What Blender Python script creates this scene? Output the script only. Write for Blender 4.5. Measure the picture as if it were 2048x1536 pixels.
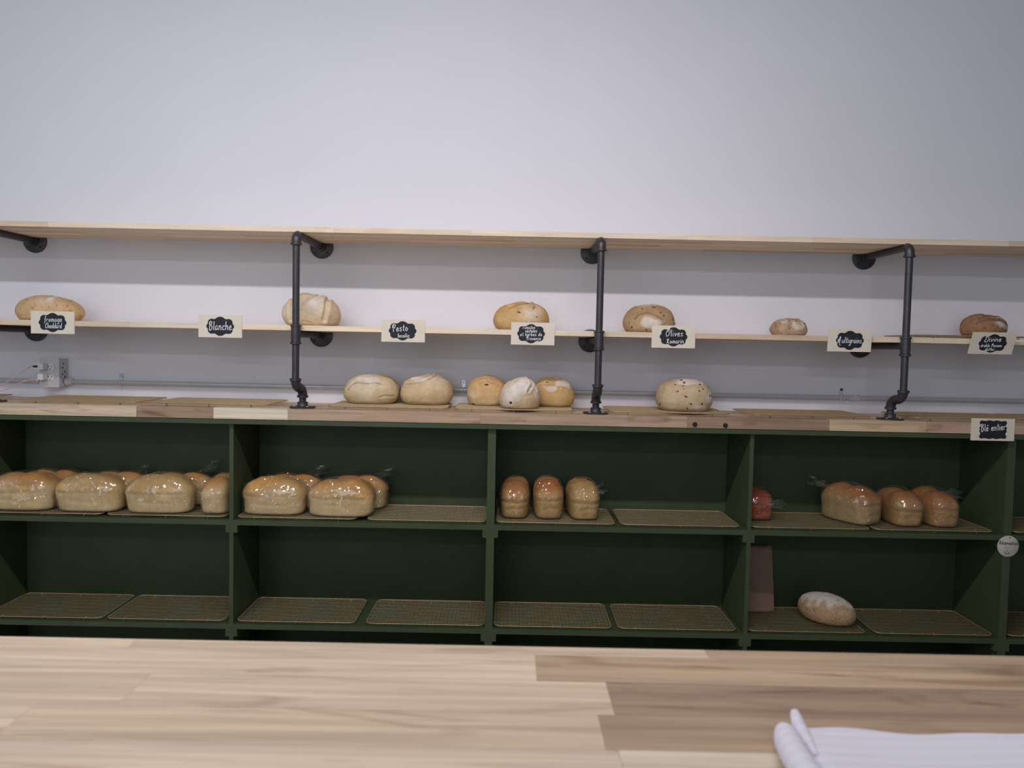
import bpy, math, random
import numpy as np
from mathutils import Vector, Matrix

for o in list(bpy.data.objects):
    bpy.data.objects.remove(o)
SC = bpy.context.scene
COL = SC.collection
PI = math.pi

# ------------------------------------------------------------------ camera
def look_basis(yaw, pitch, roll):
    fwd = Vector((math.sin(yaw)*math.cos(pitch), math.cos(yaw)*math.cos(pitch), math.sin(pitch)))
    right = Vector((math.cos(yaw), -math.sin(yaw), 0))
    up = right.cross(fwd)
    r2 = right*math.cos(roll) + up*math.sin(roll)
    u2 = up*math.cos(roll) - right*math.sin(roll)
    return r2, u2, fwd
r2, u2, fw = look_basis(0.00145, -0.04844, 0.01997)
cam_data = bpy.data.cameras.new('camera')
cam_data.sensor_width = 36.0
cam_data.lens = 1500.0/2048.0*36.0
cam_data.clip_start = 0.02
cam_data.dof.use_dof = True
cam_data.dof.focus_distance = 2.72
cam_data.dof.aperture_fstop = 9.0
cam = bpy.data.objects.new('camera', cam_data)
COL.objects.link(cam)
M = Matrix((r2, u2, -fw)).transposed().to_4x4()
M.translation = Vector((0, -2.93, 1.25))
cam.matrix_world = M
SC.camera = cam

# ------------------------------------------------------------------ world, lights, exposure
SC.view_settings.view_transform = 'Standard'
SC.view_settings.look = 'None'
SC.view_settings.gamma = 1.0
SC.view_settings.use_curve_mapping = False
SC.view_settings.exposure = -0.08
world = bpy.data.worlds.new('world')
SC.world = world
world.use_nodes = True
bg = world.node_tree.nodes['Background']
bg.inputs[0].default_value = (0.80, 0.88, 1.0, 1)
bg.inputs[1].default_value = 0.14

def area(name, loc, target, sx, sy, power, color):
    l = bpy.data.lights.new(name, 'AREA')
    l.shape = 'RECTANGLE'; l.size = sx; l.size_y = sy
    l.energy = power; l.color = color
    o = bpy.data.objects.new(name, l)
    COL.objects.link(o)
    o.location = loc
    d = (Vector(target) - Vector(loc)).normalized()
    o.rotation_euler = d.to_track_quat('-Z', 'Y').to_euler()
    return o
# tube lamps hung over the serving aisle, parallel to the wall
area('aisle_lamp_1', (-1.30, -1.75, 2.46), (-1.30, -0.95, 1.10), 1.20, 0.05, 11.5, (0.94, 0.95, 1.0))
area('aisle_lamp_2', (0.05, -1.75, 2.46), (0.05, -0.95, 1.10), 1.30, 0.05, 20.0, (1.0, 0.925, 0.935))
# ceiling tubes further back in the shop
area('shop_lamp', (-0.8, -5.4, 2.95), (-0.3, -1.0, 1.0), 4.0, 0.10, 26, (0.97, 0.96, 1.0))
# added soft frontal fill behind the camera; daylight from a window on the left
area('frontal_fill', (-1.3, -6.0, 1.7), (-0.5, 0, 1.2), 4.4, 2.2, 54, (0.80, 0.90, 1.0))
area('window_daylight', (-5.2, -2.4, 1.9), (-1.2, -0.2, 1.3), 1.6, 1.8, 11, (0.80, 0.90, 1.0))

# ------------------------------------------------------------------ helpers
def link(name, mesh, mat=None, parent=None, loc=None):
    o = bpy.data.objects.new(name, mesh)
    COL.objects.link(o)
    if mat is not None and len(mesh.materials) == 0:
        mesh.materials.append(mat)
    if parent is not None:
        o.parent = parent
    if loc is not None:
        o.location = loc
    return o

def empty(name, loc, rz=0.0):
    o = bpy.data.objects.new(name, None)
    o.empty_display_size = 0.02
    COL.objects.link(o)
    o.location = loc
    o.rotation_euler = (0, 0, rz)
    return o

def tag(o, label, cat, group=None):
    o['label'] = label; o['category'] = cat
    if group: o['group'] = group
    return o

class MB:
    """collects simple shapes into one mesh"""
    def __init__(s): s.v = []; s.f = []
    def box(s, x0, x1, y0, y1, z0, z1):
        n = len(s.v)
        s.v += [(x0,y0,z0),(x1,y0,z0),(x1,y1,z0),(x0,y1,z0),(x0,y0,z1),(x1,y0,z1),(x1,y1,z1),(x0,y1,z1)]
        s.f += [tuple(n+i for i in q) for q in ((0,3,2,1),(4,5,6,7),(0,1,5,4),(1,2,6,5),(2,3,7,6),(3,0,4,7))]
        return s
    def tube(s, pts, r, seg=10, closed=False, caps=True):
        pts = [Vector(p) for p in pts]
        n = len(pts); base = len(s.v)
        rs = r if isinstance(r, (list, tuple)) else [r]*n
        prev = None
        for i, p in enumerate(pts):
            if closed:
                t = (pts[(i+1) % n] - pts[i-1]).normalized()
            else:
                t = (pts[min(i+1, n-1)] - pts[max(i-1, 0)]).normalized()
            if prev is None:
                a = Vector((0,0,1)) if abs(t.z) < 0.9 else Vector((1,0,0))
                u = t.cross(a).normalized()
            else:
                u = (prev - t*prev.dot(t)).normalized()
            prev = u
            w = t.cross(u)
            for k in range(seg):
                th = 2*PI*k/seg
                q = p + (u*math.cos(th) + w*math.sin(th))*rs[i]
                s.v.append(tuple(q))
        m = n if closed else n-1
        for i in range(m):
            a0 = base + i*seg; b0 = base + ((i+1) % n)*seg
            for k in range(seg):
                k2 = (k+1) % seg
                s.f.append((a0+k, a0+k2, b0+k2, b0+k))
        if caps and not closed:
            s.f.append(tuple(base+k for k in reversed(range(seg))))
            s.f.append(tuple(base+(n-1)*seg+k for k in range(seg)))
        return s
    def lathe(s, prof, origin, axis='z', seg=28):
        """prof: list of (radius, height) along axis"""
        base = len(s.v); o = Vector(origin)
        for (r, h) in prof:
            for k in range(seg):
                th = 2*PI*k/seg
                a, b = r*math.cos(th), r*math.sin(th)
                if axis == 'z': q = Vector((a, b, h))
                elif axis == 'y': q = Vector((a, h, -b))
                else: q = Vector((h, a, b))
                s.v.append(tuple(o+q))
        for i in range(len(prof)-1):
            a0 = base+i*seg; b0 = a0+seg
            for k in range(seg):
                k2 = (k+1) % seg
                s.f.append((a0+k, a0+k2, b0+k2, b0+k))
        s.f.append(tuple(base+k for k in reversed(range(seg))))
        e = base+(len(prof)-1)*seg
        s.f.append(tuple(e+k for k in range(seg)))
        return s
    def prism(s, outline, y0, y1):
        """outline: list of (x, z), extruded in y"""
        n = len(outline); b = len(s.v)
        s.v += [(x, y0, z) for x, z in outline] + [(x, y1, z) for x, z in outline]
        s.f.append(tuple(b+i for i in range(n)))
        s.f.append(tuple(b+n+i for i in reversed(range(n))))
        for i in range(n):
            j = (i+1) % n
            s.f.append((b+j, b+i, b+n+i, b+n+j))
        return s
    def mesh(s, name, smooth=False, angle=None):
        m = bpy.data.meshes.new(name)
        m.from_pydata(s.v, [], s.f)
        m.update()
        if smooth:
            m.polygons.foreach_set('use_smooth', [True]*len(m.polygons))
            if angle is not None:
                m.set_sharp_from_angle(angle=math.radians(angle))
        return m
    def obj(s, name, mat, parent=None, smooth=False, angle=40, loc=None):
        return link(name, s.mesh(name, smooth, angle if smooth else None), mat, parent, loc)

def arc(c, u, w, r, a0, a1, n):
    c, u, w = Vector(c), Vector(u), Vector(w)
    return [c + u*(r*math.cos(a0+(a1-a0)*i/n)) + w*(r*math.sin(a0+(a1-a0)*i/n)) for i in range(n+1)]

# ------------------------------------------------------------------ materials
def new_mat(name):
    m = bpy.data.materials.new(name); m.use_nodes = True
    nt = m.node_tree; nt.nodes.clear()
    out = nt.nodes.new('ShaderNodeOutputMaterial')
    b = nt.nodes.new('ShaderNodeBsdfPrincipled')
    nt.links.new(b.outputs[0], out.inputs[0])
    return m, nt, b, out

def N(nt, kind, **kw):
    n = nt.nodes.new(kind)
    for k, v in kw.items():
        if k.startswith('i_'):
            key = k[2:]
            n.inputs[int(key) if key.isdigit() else key].default_value = v
        else:
            setattr(n, k, v)
    return n

def noisy(name, col, rough=0.6, var=0.08, scale=20, bump=0.0, bscale=200, metal=0.0, spec=0.5, detail=4):
    m, nt, b, out = new_mat(name)
    tc = N(nt, 'ShaderNodeTexCoord')
    nz = N(nt, 'ShaderNodeTexNoise', i_Scale=scale, i_Detail=detail)
    nt.links.new(tc.outputs['Object'], nz.inputs['Vector'])
    mr = N(nt, 'ShaderNodeMapRange')
    mr.inputs['From Min'].default_value = 0.25; mr.inputs['From Max'].default_value = 0.75
    mr.inputs['To Min'].default_value = 1-var; mr.inputs['To Max'].default_value = 1+var
    nt.links.new(nz.outputs['Fac'], mr.inputs['Value'])
    mx = N(nt, 'ShaderNodeVectorMath', operation='SCALE')
    mx.inputs[0].default_value = col[:3]
    nt.links.new(mr.outputs[0], mx.inputs['Scale'])
    nt.links.new(mx.outputs[0], b.inputs['Base Color'])
    b.inputs['Roughness'].default_value = rough
    b.inputs['Metallic'].default_value = metal
    b.inputs['Specular IOR Level'].default_value = spec
    if bump:
        n2 = N(nt, 'ShaderNodeTexNoise', i_Scale=bscale, i_Detail=3.0)
        nt.links.new(tc.outputs['Object'], n2.inputs['Vector'])
        bp = N(nt, 'ShaderNodeBump', i_Strength=bump, i_Distance=0.002)
        nt.links.new(n2.outputs['Fac'], bp.inputs['Height'])
        nt.links.new(bp.outputs[0], b.inputs['Normal'])
    return m

def wood(name, rough=0.45, knots=0.5, grain=0.16):
    """tone comes from each board's own object colour; grain runs along local x"""
    m, nt, b, out = new_mat(name)
    oi = N(nt, 'ShaderNodeObjectInfo')
    tc = N(nt, 'ShaderNodeTexCoord')
    off = N(nt, 'ShaderNodeVectorMath', operation='SCALE', i_Scale=37.0)
    cmb = N(nt, 'ShaderNodeCombineXYZ')
    for k in range(3): nt.links.new(oi.outputs['Random'], cmb.inputs[k])
    nt.links.new(cmb.outputs[0], off.inputs[0])
    add = N(nt, 'ShaderNodeVectorMath', operation='ADD')
    nt.links.new(tc.outputs['Object'], add.inputs[0]); nt.links.new(off.outputs[0], add.inputs[1])
    mp = N(nt, 'ShaderNodeMapping'); mp.inputs['Scale'].default_value = (3.0, 70, 70)
    nt.links.new(add.outputs[0], mp.inputs[0])
    n1 = N(nt, 'ShaderNodeTexNoise', i_Scale=1.0, i_Detail=6.0, i_Distortion=0.6)
    nt.links.new(mp.outputs[0], n1.inputs['Vector'])
    r1 = N(nt, 'ShaderNodeMapRange'); r1.inputs['From Min'].default_value = 0.3; r1.inputs['From Max'].default_value = 0.7
    r1.inputs['To Min'].default_value = 1-grain; r1.inputs['To Max'].default_value = 1+grain*0.6
    nt.links.new(n1.outputs['Fac'], r1.inputs['Value'])
    sc = N(nt, 'ShaderNodeVectorMath', operation='SCALE')
    nt.links.new(oi.outputs['Color'], sc.inputs[0]); nt.links.new(r1.outputs[0], sc.inputs['Scale'])
    # darker streaks and knots
    mp2 = N(nt, 'ShaderNodeMapping'); mp2.inputs['Scale'].default_value = (4.5, 22, 22)
    nt.links.new(add.outputs[0], mp2.inputs[0])
    n2 = N(nt, 'ShaderNodeTexNoise', i_Scale=1.0, i_Detail=3.0, i_Distortion=1.2)
    nt.links.new(mp2.outputs[0], n2.inputs['Vector'])
    r2_ = N(nt, 'ShaderNodeMapRange'); r2_.inputs['From Min'].default_value = 0.58; r2_.inputs['From Max'].default_value = 0.78
    r2_.inputs['To Min'].default_value = 0.0; r2_.inputs['To Max'].default_value = knots
    nt.links.new(n2.outputs['Fac'], r2_.inputs['Value'])
    mx = N(nt, 'ShaderNodeMix', data_type='RGBA', blend_type='MULTIPLY')
    nt.links.new(r2_.outputs[0], mx.inputs['Factor'])
    nt.links.new(sc.outputs[0], mx.inputs['A'])
    mx.inputs['B'].default_value = (0.52, 0.40, 0.30, 1)
    nt.links.new(mx.outputs['Result'], b.inputs['Base Color'])
    b.inputs['Roughness'].default_value = rough
    b.inputs['Specular IOR Level'].default_value = 0.35
    return m

def bread_mat(name, speck=0.0, speck_col=(0.12, 0.06, 0.03), speck_scale=160, pale=0.0, bump=0.5):
    m, nt, b, out = new_mat(name)
    at = N(nt, 'ShaderNodeAttribute', attribute_name='tone')
    tc = N(nt, 'ShaderNodeTexCoord')
    n1 = N(nt, 'ShaderNodeTexNoise', i_Scale=38.0, i_Detail=6.0, i_Roughness=0.65)
    nt.links.new(tc.outputs['Object'], n1.inputs['Vector'])
    r1 = N(nt, 'ShaderNodeMapRange'); r1.inputs['From Min'].default_value = 0.3; r1.inputs['From Max'].default_value = 0.7
    r1.inputs['To Min'].default_value = 0.84; r1.inputs['To Max'].default_value = 1.14
    nt.links.new(n1.outputs['Fac'], r1.inputs['Value'])
    sc = N(nt, 'ShaderNodeVectorMath', operation='SCALE')
    nt.links.new(at.outputs['Color'], sc.inputs[0]); nt.links.new(r1.outputs[0], sc.inputs['Scale'])
    last = sc.outputs[0]
    if speck > 0:
        n2 = N(nt, 'ShaderNodeTexNoise', i_Scale=speck_scale, i_Detail=2.0)
        nt.links.new(tc.outputs['Object'], n2.inputs['Vector'])
        r2_ = N(nt, 'ShaderNodeMapRange'); r2_.inputs['From Min'].default_value = 0.58; r2_.inputs['From Max'].default_value = 0.68
        r2_.inputs['To Min'].default_value = 0; r2_.inputs['To Max'].default_value = speck
        nt.links.new(n2.outputs['Fac'], r2_.inputs['Value'])
        mx = N(nt, 'ShaderNodeMix', data_type='RGBA')
        nt.links.new(r2_.outputs[0], mx.inputs['Factor']); nt.links.new(last, mx.inputs['A'])
        mx.inputs['B'].default_value = (*speck_col, 1)
        last = mx.outputs['Result']
    nt.links.new(last, b.inputs['Base Color'])
    b.inputs['Roughness'].default_value = 0.78
    b.inputs['Specular IOR Level'].default_value = 0.25
    n3 = N(nt, 'ShaderNodeTexNoise', i_Scale=120.0, i_Detail=5.0)
    nt.links.new(tc.outputs['Object'], n3.inputs['Vector'])
    bp = N(nt, 'ShaderNodeBump', i_Strength=bump, i_Distance=0.003)
    nt.links.new(n3.outputs['Fac'], bp.inputs['Height'])
    nt.links.new(bp.outputs[0], b.inputs['Normal'])
    return m

def film_mat(name):
    """clear crinkled plastic bag"""
    m = bpy.data.materials.new(name); m.use_nodes = True
    nt = m.node_tree; nt.nodes.clear()
    out = N(nt, 'ShaderNodeOutputMaterial')
    tr = N(nt, 'ShaderNodeBsdfTransparent'); tr.inputs[0].default_value = (0.97, 0.97, 0.97, 1)
    gl = N(nt, 'ShaderNodeBsdfGlossy'); gl.inputs['Roughness'].default_value = 0.05
    gl.inputs['Color'].default_value = (1, 1, 1, 1)
    df = N(nt, 'ShaderNodeBsdfDiffuse'); df.inputs[0].default_value = (0.8, 0.8, 0.82, 1)
    fr = N(nt, 'ShaderNodeFresnel', i_IOR=1.55)
    mul = N(nt, 'ShaderNodeMath', operation='MULTIPLY_ADD'); mul.inputs[1].default_value = 0.75; mul.inputs[2].default_value = 0.06
    nt.links.new(fr.outputs[0], mul.inputs[0])
    m1 = N(nt, 'ShaderNodeMixShader'); m1.inputs[0].default_value = 0.035
    nt.links.new(tr.outputs[0], m1.inputs[1]); nt.links.new(df.outputs[0], m1.inputs[2])
    m2 = N(nt, 'ShaderNodeMixShader')
    cl = N(nt, 'ShaderNodeClamp', i_Max=0.2); nt.links.new(mul.outputs[0], cl.inputs[0])
    nt.links.new(cl.outputs[0], m2.inputs[0]); nt.links.new(m1.outputs[0], m2.inputs[1]); nt.links.new(gl.outputs[0], m2.inputs[2])
    nt.links.new(m2.outputs[0], out.inputs[0])
    return m

def striped_cloth(name):
    m, nt, b, out = new_mat(name)
    tc = N(nt, 'ShaderNodeTexCoord')
    wv = N(nt, 'ShaderNodeTexWave', wave_type='BANDS', bands_direction='Y', i_Scale=26.0, i_Distortion=0.4, i_Detail=1.0)
    nt.links.new(tc.outputs['Object'], wv.inputs['Vector'])
    mx = N(nt, 'ShaderNodeMix', data_type='RGBA')
    nt.links.new(wv.outputs['Fac'], mx.inputs['Factor'])
    mx.inputs['A'].default_value = (0.775, 0.75, 0.83, 1); mx.inputs['B'].default_value = (0.82, 0.80, 0.88, 1)
    nt.links.new(mx.outputs['Result'], b.inputs['Base Color'])
    b.inputs['Roughness'].default_value = 0.95
    b.inputs['Specular IOR Level'].default_value = 0.1
    n3 = N(nt, 'ShaderNodeTexNoise', i_Scale=700.0, i_Detail=2.0)
    nt.links.new(tc.outputs['Object'], n3.inputs['Vector'])
    bp = N(nt, 'ShaderNodeBump', i_Strength=0.4, i_Distance=0.001)
    nt.links.new(n3.outputs['Fac'], bp.inputs['Height']); nt.links.new(bp.outputs[0], b.inputs['Normal'])
    return m

MW = noisy('wall_paint', (0.76, 0.76, 0.82), 0.75, 0.015, 3, 0.15, 350, spec=0.2)
MFLOOR = noisy('floor_vinyl', (0.52, 0.49, 0.46), 0.5, 0.1, 4)
MGREEN = noisy('green_paint', (0.058, 0.079, 0.037), 0.5, 0.10, 9, 0.25, 120, spec=0.35)
MWOOD = wood('butcher_block', 0.5, 0.9, 0.26)
MPINE = wood('pine_board', 0.55, 0.35, 0.14)
MIRON = noisy('black_iron_pipe', (0.072, 0.067, 0.075), 0.42, 0.2, 40, 0.3, 150, metal=0.55)
MDARK = noisy('dark_hole', (0.01, 0.01, 0.011), 0.6, 0.1)
MSTEEL = noisy('galvanised_steel', (0.58, 0.59, 0.64), 0.32, 0.05, 30, metal=0.2)
MBRIGHT = noisy('zinc_bright', (0.74, 0.74, 0.78), 0.25, 0.1, 50, metal=0.4)
MPLATE = noisy('grey_plate', (0.62, 0.62, 0.65), 0.45, 0.04, 20)
MWHITE = noisy('white_plastic', (0.80, 0.80, 0.82), 0.35, 0.03, 20)
MPINK = noisy('pink_cable', (0.72, 0.42, 0.46), 0.5, 0.05, 20)
MRACK = noisy('gold_wire', (0.44, 0.33, 0.19), 0.42, 0.15, 60, metal=0.4)
MCARD = noisy('cream_card', (0.77, 0.685, 0.565), 0.7, 0.05, 35, spec=0.2)
MCHALK = noisy('chalkboard_vinyl', (0.022, 0.023, 0.030), 0.65, 0.2, 40, spec=0.3)
MINK = noisy('white_chalk_ink', (0.85, 0.85, 0.87), 0.7, 0.03, 50)
MBLACKINK = noisy('black_ink', (0.02, 0.018, 0.02), 0.7, 0.1, 50)
MTAG = noisy('paper_tag', (0.56, 0.53, 0.47), 0.8, 0.04, 40)
MKRAFT = noisy('kraft_paper', (0.30, 0.185, 0.135), 0.8, 0.08, 30, 0.3, 90)
MBREAD = bread_mat('bread_crust')
MCHEESE = bread_mat('cheese_crust', 0.55, (0.30, 0.12, 0.04), 75)
MGRAIN = bread_mat('multigrain_crust', 0.6, (0.13, 0.075, 0.05), 85, bump=0.9)
MSEED = bread_mat('seeded_crust', 0.6, (0.10, 0.055, 0.03), 150, bump=0.9)
MPAN = bread_mat('pan_crust', bump=0.2)
MOLIVE = noisy('olive_flesh', (0.085, 0.048, 0.036), 0.5, 0.4, 80)
MTOM = noisy('dried_tomato', (0.10, 0.030, 0.018), 0.4, 0.3, 80)
MFILM = film_mat('clear_film')
MCLOTH = striped_cloth('striped_cloth')

# ------------------------------------------------------------------ setting
def struct(name, mb, mat):
    o = mb.obj(name, mat); o['kind'] = 'structure'; return o
struct('wall_back', MB().box(-5.5, 5.5, 0, 0.12, 0, 3.4), MW)
struct('floor', MB().box(-5.5, 5.5, -6.0, 0, -0.08, 0), MFLOOR)

# ------------------------------------------------------------------ green cabinets
TOP = 0.981       # underside of the worktop
Z1, Z2 = 0.618, 0.242
YF, YB = -0.290, -0.012
def cabinet(x0, x1, label, first_bottom=True):
    xm = (x0+x1)/2
    t = empty('bread_cabinet', (xm, -0.145, 0))
    tag(t, label, 'cabinet', 'green open cabinets under the worktop')
    X = lambda v: v-xm
    def part(name, *b):
        a = list(b); a[0] -= xm; a[1] -= xm; a[2] += 0.145; a[3] += 0.145
        return MB().box(*a).obj(name, MGREEN, t)
    T = 0.014
    part('side_panel', x0, x0+T, YF, YB, 0, TOP-0.018)
    part('side_panel', x1-T, x1, YF, YB, 0, TOP-0.018)
    part('divider', xm-T/2, xm+T/2, YF, YB, 0, TOP-0.018)
    part('back_panel', x0, x1, YB, -0.002, 0, TOP)
    part('top_panel', x0, x1, -0.3075, YB, TOP-0.018, TOP-0.0015)
    for a, b in ((x0+T, xm-T/2), (xm+T/2, x1-T)):
        for z in (Z1, Z2, 0.06):
            part('shelf', a, b, YF, YB, z-0.018, z)
            if z > 0.1:
                part('cleat', a, a+0.0135, YF, YB-0.02, z-0.018-0.027, z-0.018)
                part('cleat', b-0.0135, b, YF, YB-0.02, z-0.018-0.027, z-0.018)
        part('kick_board', a, b, YF+0.03, YF+0.045, 0, 0.042)
    return t
DX = [-3.746, -1.905, -0.063, 1.778, 3.620]
cabinet(DX[0], DX[1], 'empty green cabinet at the far left, mostly beyond the picture edge')
cabinet(DX[1], DX[2], 'green open cabinet on the left holding the rows of bagged long loaves')
cabinet(DX[2], DX[3], 'green open cabinet right of centre holding the kraft bag and seeded oval loaf')
cabinet(DX[3], DX[4], 'green open cabinet at the right edge, behind the round tag')

# ------------------------------------------------------------------ boards made of glued staves
def stave(parent, mat, x0, x1, y0, y1, z0, z1, col, px, py, pz, name='stave'):
    cx, cy, cz = (x0+x1)/2, (y0+y1)/2, (z0+z1)/2
    g = 0.00012
    o = MB().box(x0-cx+g, x1-cx-g, y0-cy+g, y1-cy-g, z0-cz, z1-cz).obj(name, mat, parent, loc=(cx-px, cy-py, cz-pz))
    o.color = (*col, 1)
    return o
def vary(rng, base, a=0.12):
    k = 1+rng.uniform(-a, a); w = rng.uniform(-a, a)*0.25
    return (base[0]*k*(1+w), base[1]*k, base[2]*k*(1-w))
LIGHT = (0.74, 0.58, 0.41); TAN = (0.63, 0.46, 0.30); PINKB = (0.50, 0.34, 0.235); DARKB = (0.37, 0.245, 0.165); CREAM = (0.80, 0.68, 0.51)

rng = random.Random(4)
wt = empty('worktop', (0, -0.155, TOP))
tag(wt, 'long butcher block worktop lying across the green cabinets', 'worktop')
front = [(-3.74, -2.9, TAN), (-2.9, -2.15, LIGHT), (-2.15, -1.31, LIGHT), (-1.31, -1.04, DARKB), (-1.04, -0.78, CREAM), (-0.78, -0.105, PINKB), (-0.105, 0.62, PINKB), (0.62, 1.12, DARKB), (1.12, 1.46, TAN), (1.46, 2.1, PINKB), (2.1, 2.8, TAN), (2.8, 3.62, LIGHT)]
for a, b, c in front:
    stave(wt, MWOOD, a, b, -0.310, -0.268, TOP, TOP+0.039, vary(rng, c, 0.04), 0, -0.155, TOP)
y = -0.268
for r in range(6):
    y1 = min(y+0.0447, 0)
    x = -3.74
    while x < 3.6:
        L = rng.uniform(0.45, 1.0)
        x1 = x+L if x+L < 3.4 else 3.62
        stave(wt, MWOOD, x, x1, y, y1-0.0, TOP, TOP+0.039, vary(rng, rng.choice([LIGHT, TAN, TAN, PINKB])), 0, -0.155, TOP)
        x = x1
    y = y1
for x, z in ((0.648, 0.9935), (0.755, 0.9920)):
    MB().lathe([(0.0075, -0.0030), (0.0085, -0.0010), (0.0085, 0.001)], (x, -0.310+0.155, z-TOP), 'y', 20).obj('screw_plug', MDARK, wt, True)

def pine_shelf(label, x0, x1, z0, z1, seed):
    rg = random.Random(seed)
    xm = (x0+x1)/2
    t = empty('wall_shelf', (xm, -0.156, z0))
    tag(t, label, 'shelf', 'pine shelf boards on the pipe brackets')
    y = -0.300
    for r in range(6):
        y1 = y+0.048
        x = x0 - (rg.uniform(0, 0.3) if r else 0)
        x = x0
        first = True
        while x < x1-0.001:
            L = rg.uniform(0.25, 0.75)*(0.6 if first else 1)
            first = False
            e = x+L if x+L < x1-0.2 else x1
            c = rg.choice([(0.84, 0.69, 0.52), (0.78, 0.62, 0.46), (0.86, 0.71, 0.54), (0.70, 0.53, 0.38)])
            stave(t, MPINE, x, e, y, y1, z0, z1, vary(rg, c, 0.08), xm, -0.156, z0)
            x = e
        y = y1
    return t
pine_shelf('upper pine shelf board on the left, with nothing on it', -2.25, 0.311, 1.637, 1.655, 11)
pine_shelf('upper pine shelf board on the right, with nothing on it', 0.311, 2.75, 1.637, 1.655, 12)
pine_shelf('lower pine shelf board on the left, carrying the cheese, white and tomato loaves', -2.25, 0.311, 1.295, 1.313, 13)
pine_shelf('lower pine shelf board on the right, carrying the olive, multigrain and dark crusted loaves', 0.311, 2.75, 1.295, 1.313, 14)

# ------------------------------------------------------------------ iron pipe brackets
PR = 0.0122
def bracket(x, xu, label):
    bx, by, bz = x, -0.255, TOP+0.039
    t = empty('pipe_bracket', (bx, by, bz))
    tag(t, label, 'bracket', 'black iron pipe brackets of the wall shelves')
    L = lambda X, Y, Z: (X-bx, Y-by, Z-bz)
    yu = -0.3175
    fl = MB().lathe([(0.0455, 0), (0.0455, 0.004), (0.043, 0.006), (0.020, 0.0075), (0.0185, 0.010), (0.0185, 0.021), (0.0165, 0.022)], (0, 0, 0), 'z', 36).obj('base_flange', MIRON, t, True)
    for k in range(4):
        a = PI/4+k*PI/2
        MB().lathe([(0.0042, 0.0045), (0.0042, 0.0072), (0.0025, 0.0085)], (0.033*math.cos(a), 0.033*math.sin(a), 0), 'z', 10).obj('screw', MBRIGHT, fl, True)
    MB().tube([(0, 0, 0.02), (0, 0, 0.052)], PR, 18).obj('nipple', MIRON, t, True)
    # two elbows carry the upright forward to the worktop edge
    zc = 1.094
    d = Vector((xu-bx, yu-by, 0)); dl = d.length; d.normalize()
    P0 = Vector((0, 0, zc-bz)); P1 = P0 + d*dl
    rb = dl/2
    up = Vector((0, 0, 1))
    pts = [P0-up*(rb+0.001)] + arc(P0+d*rb-up*rb, -d, up, rb, 0, PI/2, 8)
    e = MB().tube(pts, 0.0162, 18)
    e.lathe([(0.0165, -0.010), (0.0195, -0.009), (0.0195, -0.002), (0.0165, 0.0)], tuple(P0-up*(rb-0.004)), 'z', 24)
    e.obj('elbow', MIRON, t, True)
    pts = arc(P1-d*rb+up*rb, -up, d, rb, 0, PI/2, 8) + [P1+up*(rb+0.001)]
    e = MB().tube(pts, 0.0162, 18)
    e.lathe([(0.0165, -0.007), (0.0195, -0.006), (0.0195, 0.002), (0.0165, 0.003)], tuple(P1+up*rb), 'z', 24)
    e.obj('elbow', MIRON, t, True)
    zt, zT = 1.2826, 1.6246
    MB().tube([L(xu, yu, zc+rb), L(xu, yu, zt-0.02)], PR, 20).obj('lower_upright', MIRON, t, True)
    te = MB().lathe([(0.0165, -0.036), (0.0190, -0.035), (0.0190, -0.029), (0.0162, -0.027), (0.0162, 0.024), (0.0190, 0.026), (0.0190, 0.031), (0.0165, 0.032)], L(xu, yu, zt), 'z', 26)
    te.obj('tee', MIRON, t, True)
    so = MB().lathe([(0.0160, 0.0), (0.0160, 0.017)], L(xu, yu, zt), 'y', 22).obj('tee_outlet', MIRON, t, True)
    MB().tube([L(xu, yu, zt+0.025), L(xu, yu, zT-0.03)], PR, 20).obj('upper_upright', MIRON, t, True)
    r = 0.020
    pts = [Vector(L(xu, yu, zT-r-0.012))] + arc(L(xu, yu+r, zT-r), (0, -1, 0), (0, 0, 1), r, 0, PI/2, 8)
    e = MB().tube(pts, 0.0160, 20)
    e.lathe([(0.0165, -0.016), (0.0192, -0.015), (0.0192, -0.009), (0.0160, -0.008)], L(xu, yu, zT-r), 'z', 24)
    e.obj('top_elbow', MIRON, t, True)
    for z in (zt, zT):
        y0 = yu+0.014 if z == zt else yu+r-0.002
        MB().tube([L(xu, y0, z), L(x+(xu-x)*0.1, -0.018, z)], PR-0.0002, 18).obj('arm', MIRON, t, True)
        w = MB().lathe([(0.0180, -0.026), (0.0186, -0.025), (0.0186, -0.0105), (0.040, -0.0085), (0.0445, -0.007), (0.0452, -0.0005)], L(x, 0, z), 'y', 40).obj('wall_flange', MIRON, t, True)
        for k in range(4):
            a = PI/4+k*PI/2
            q = L(x+0.032*math.cos(a), -0.0090, z+0.032*math.sin(a))
            MB().lathe([(0.0040, -0.0006), (0.0040, 0.002)], q, 'y', 12).obj('bolt_hole', MDARK, w)
    return t
bracket(-1.852, -1.856, 'black iron pipe bracket at the left edge, above the outlet box')
bracket(-0.743, -0.751, 'black iron pipe bracket standing in front of the lobed white loaf')
bracket(0.305, 0.303, 'black iron pipe bracket between the dried tomato loaf and the olive loaf')
bracket(1.359, 1.370, 'black iron pipe bracket right of the multigrains sign')

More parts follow.
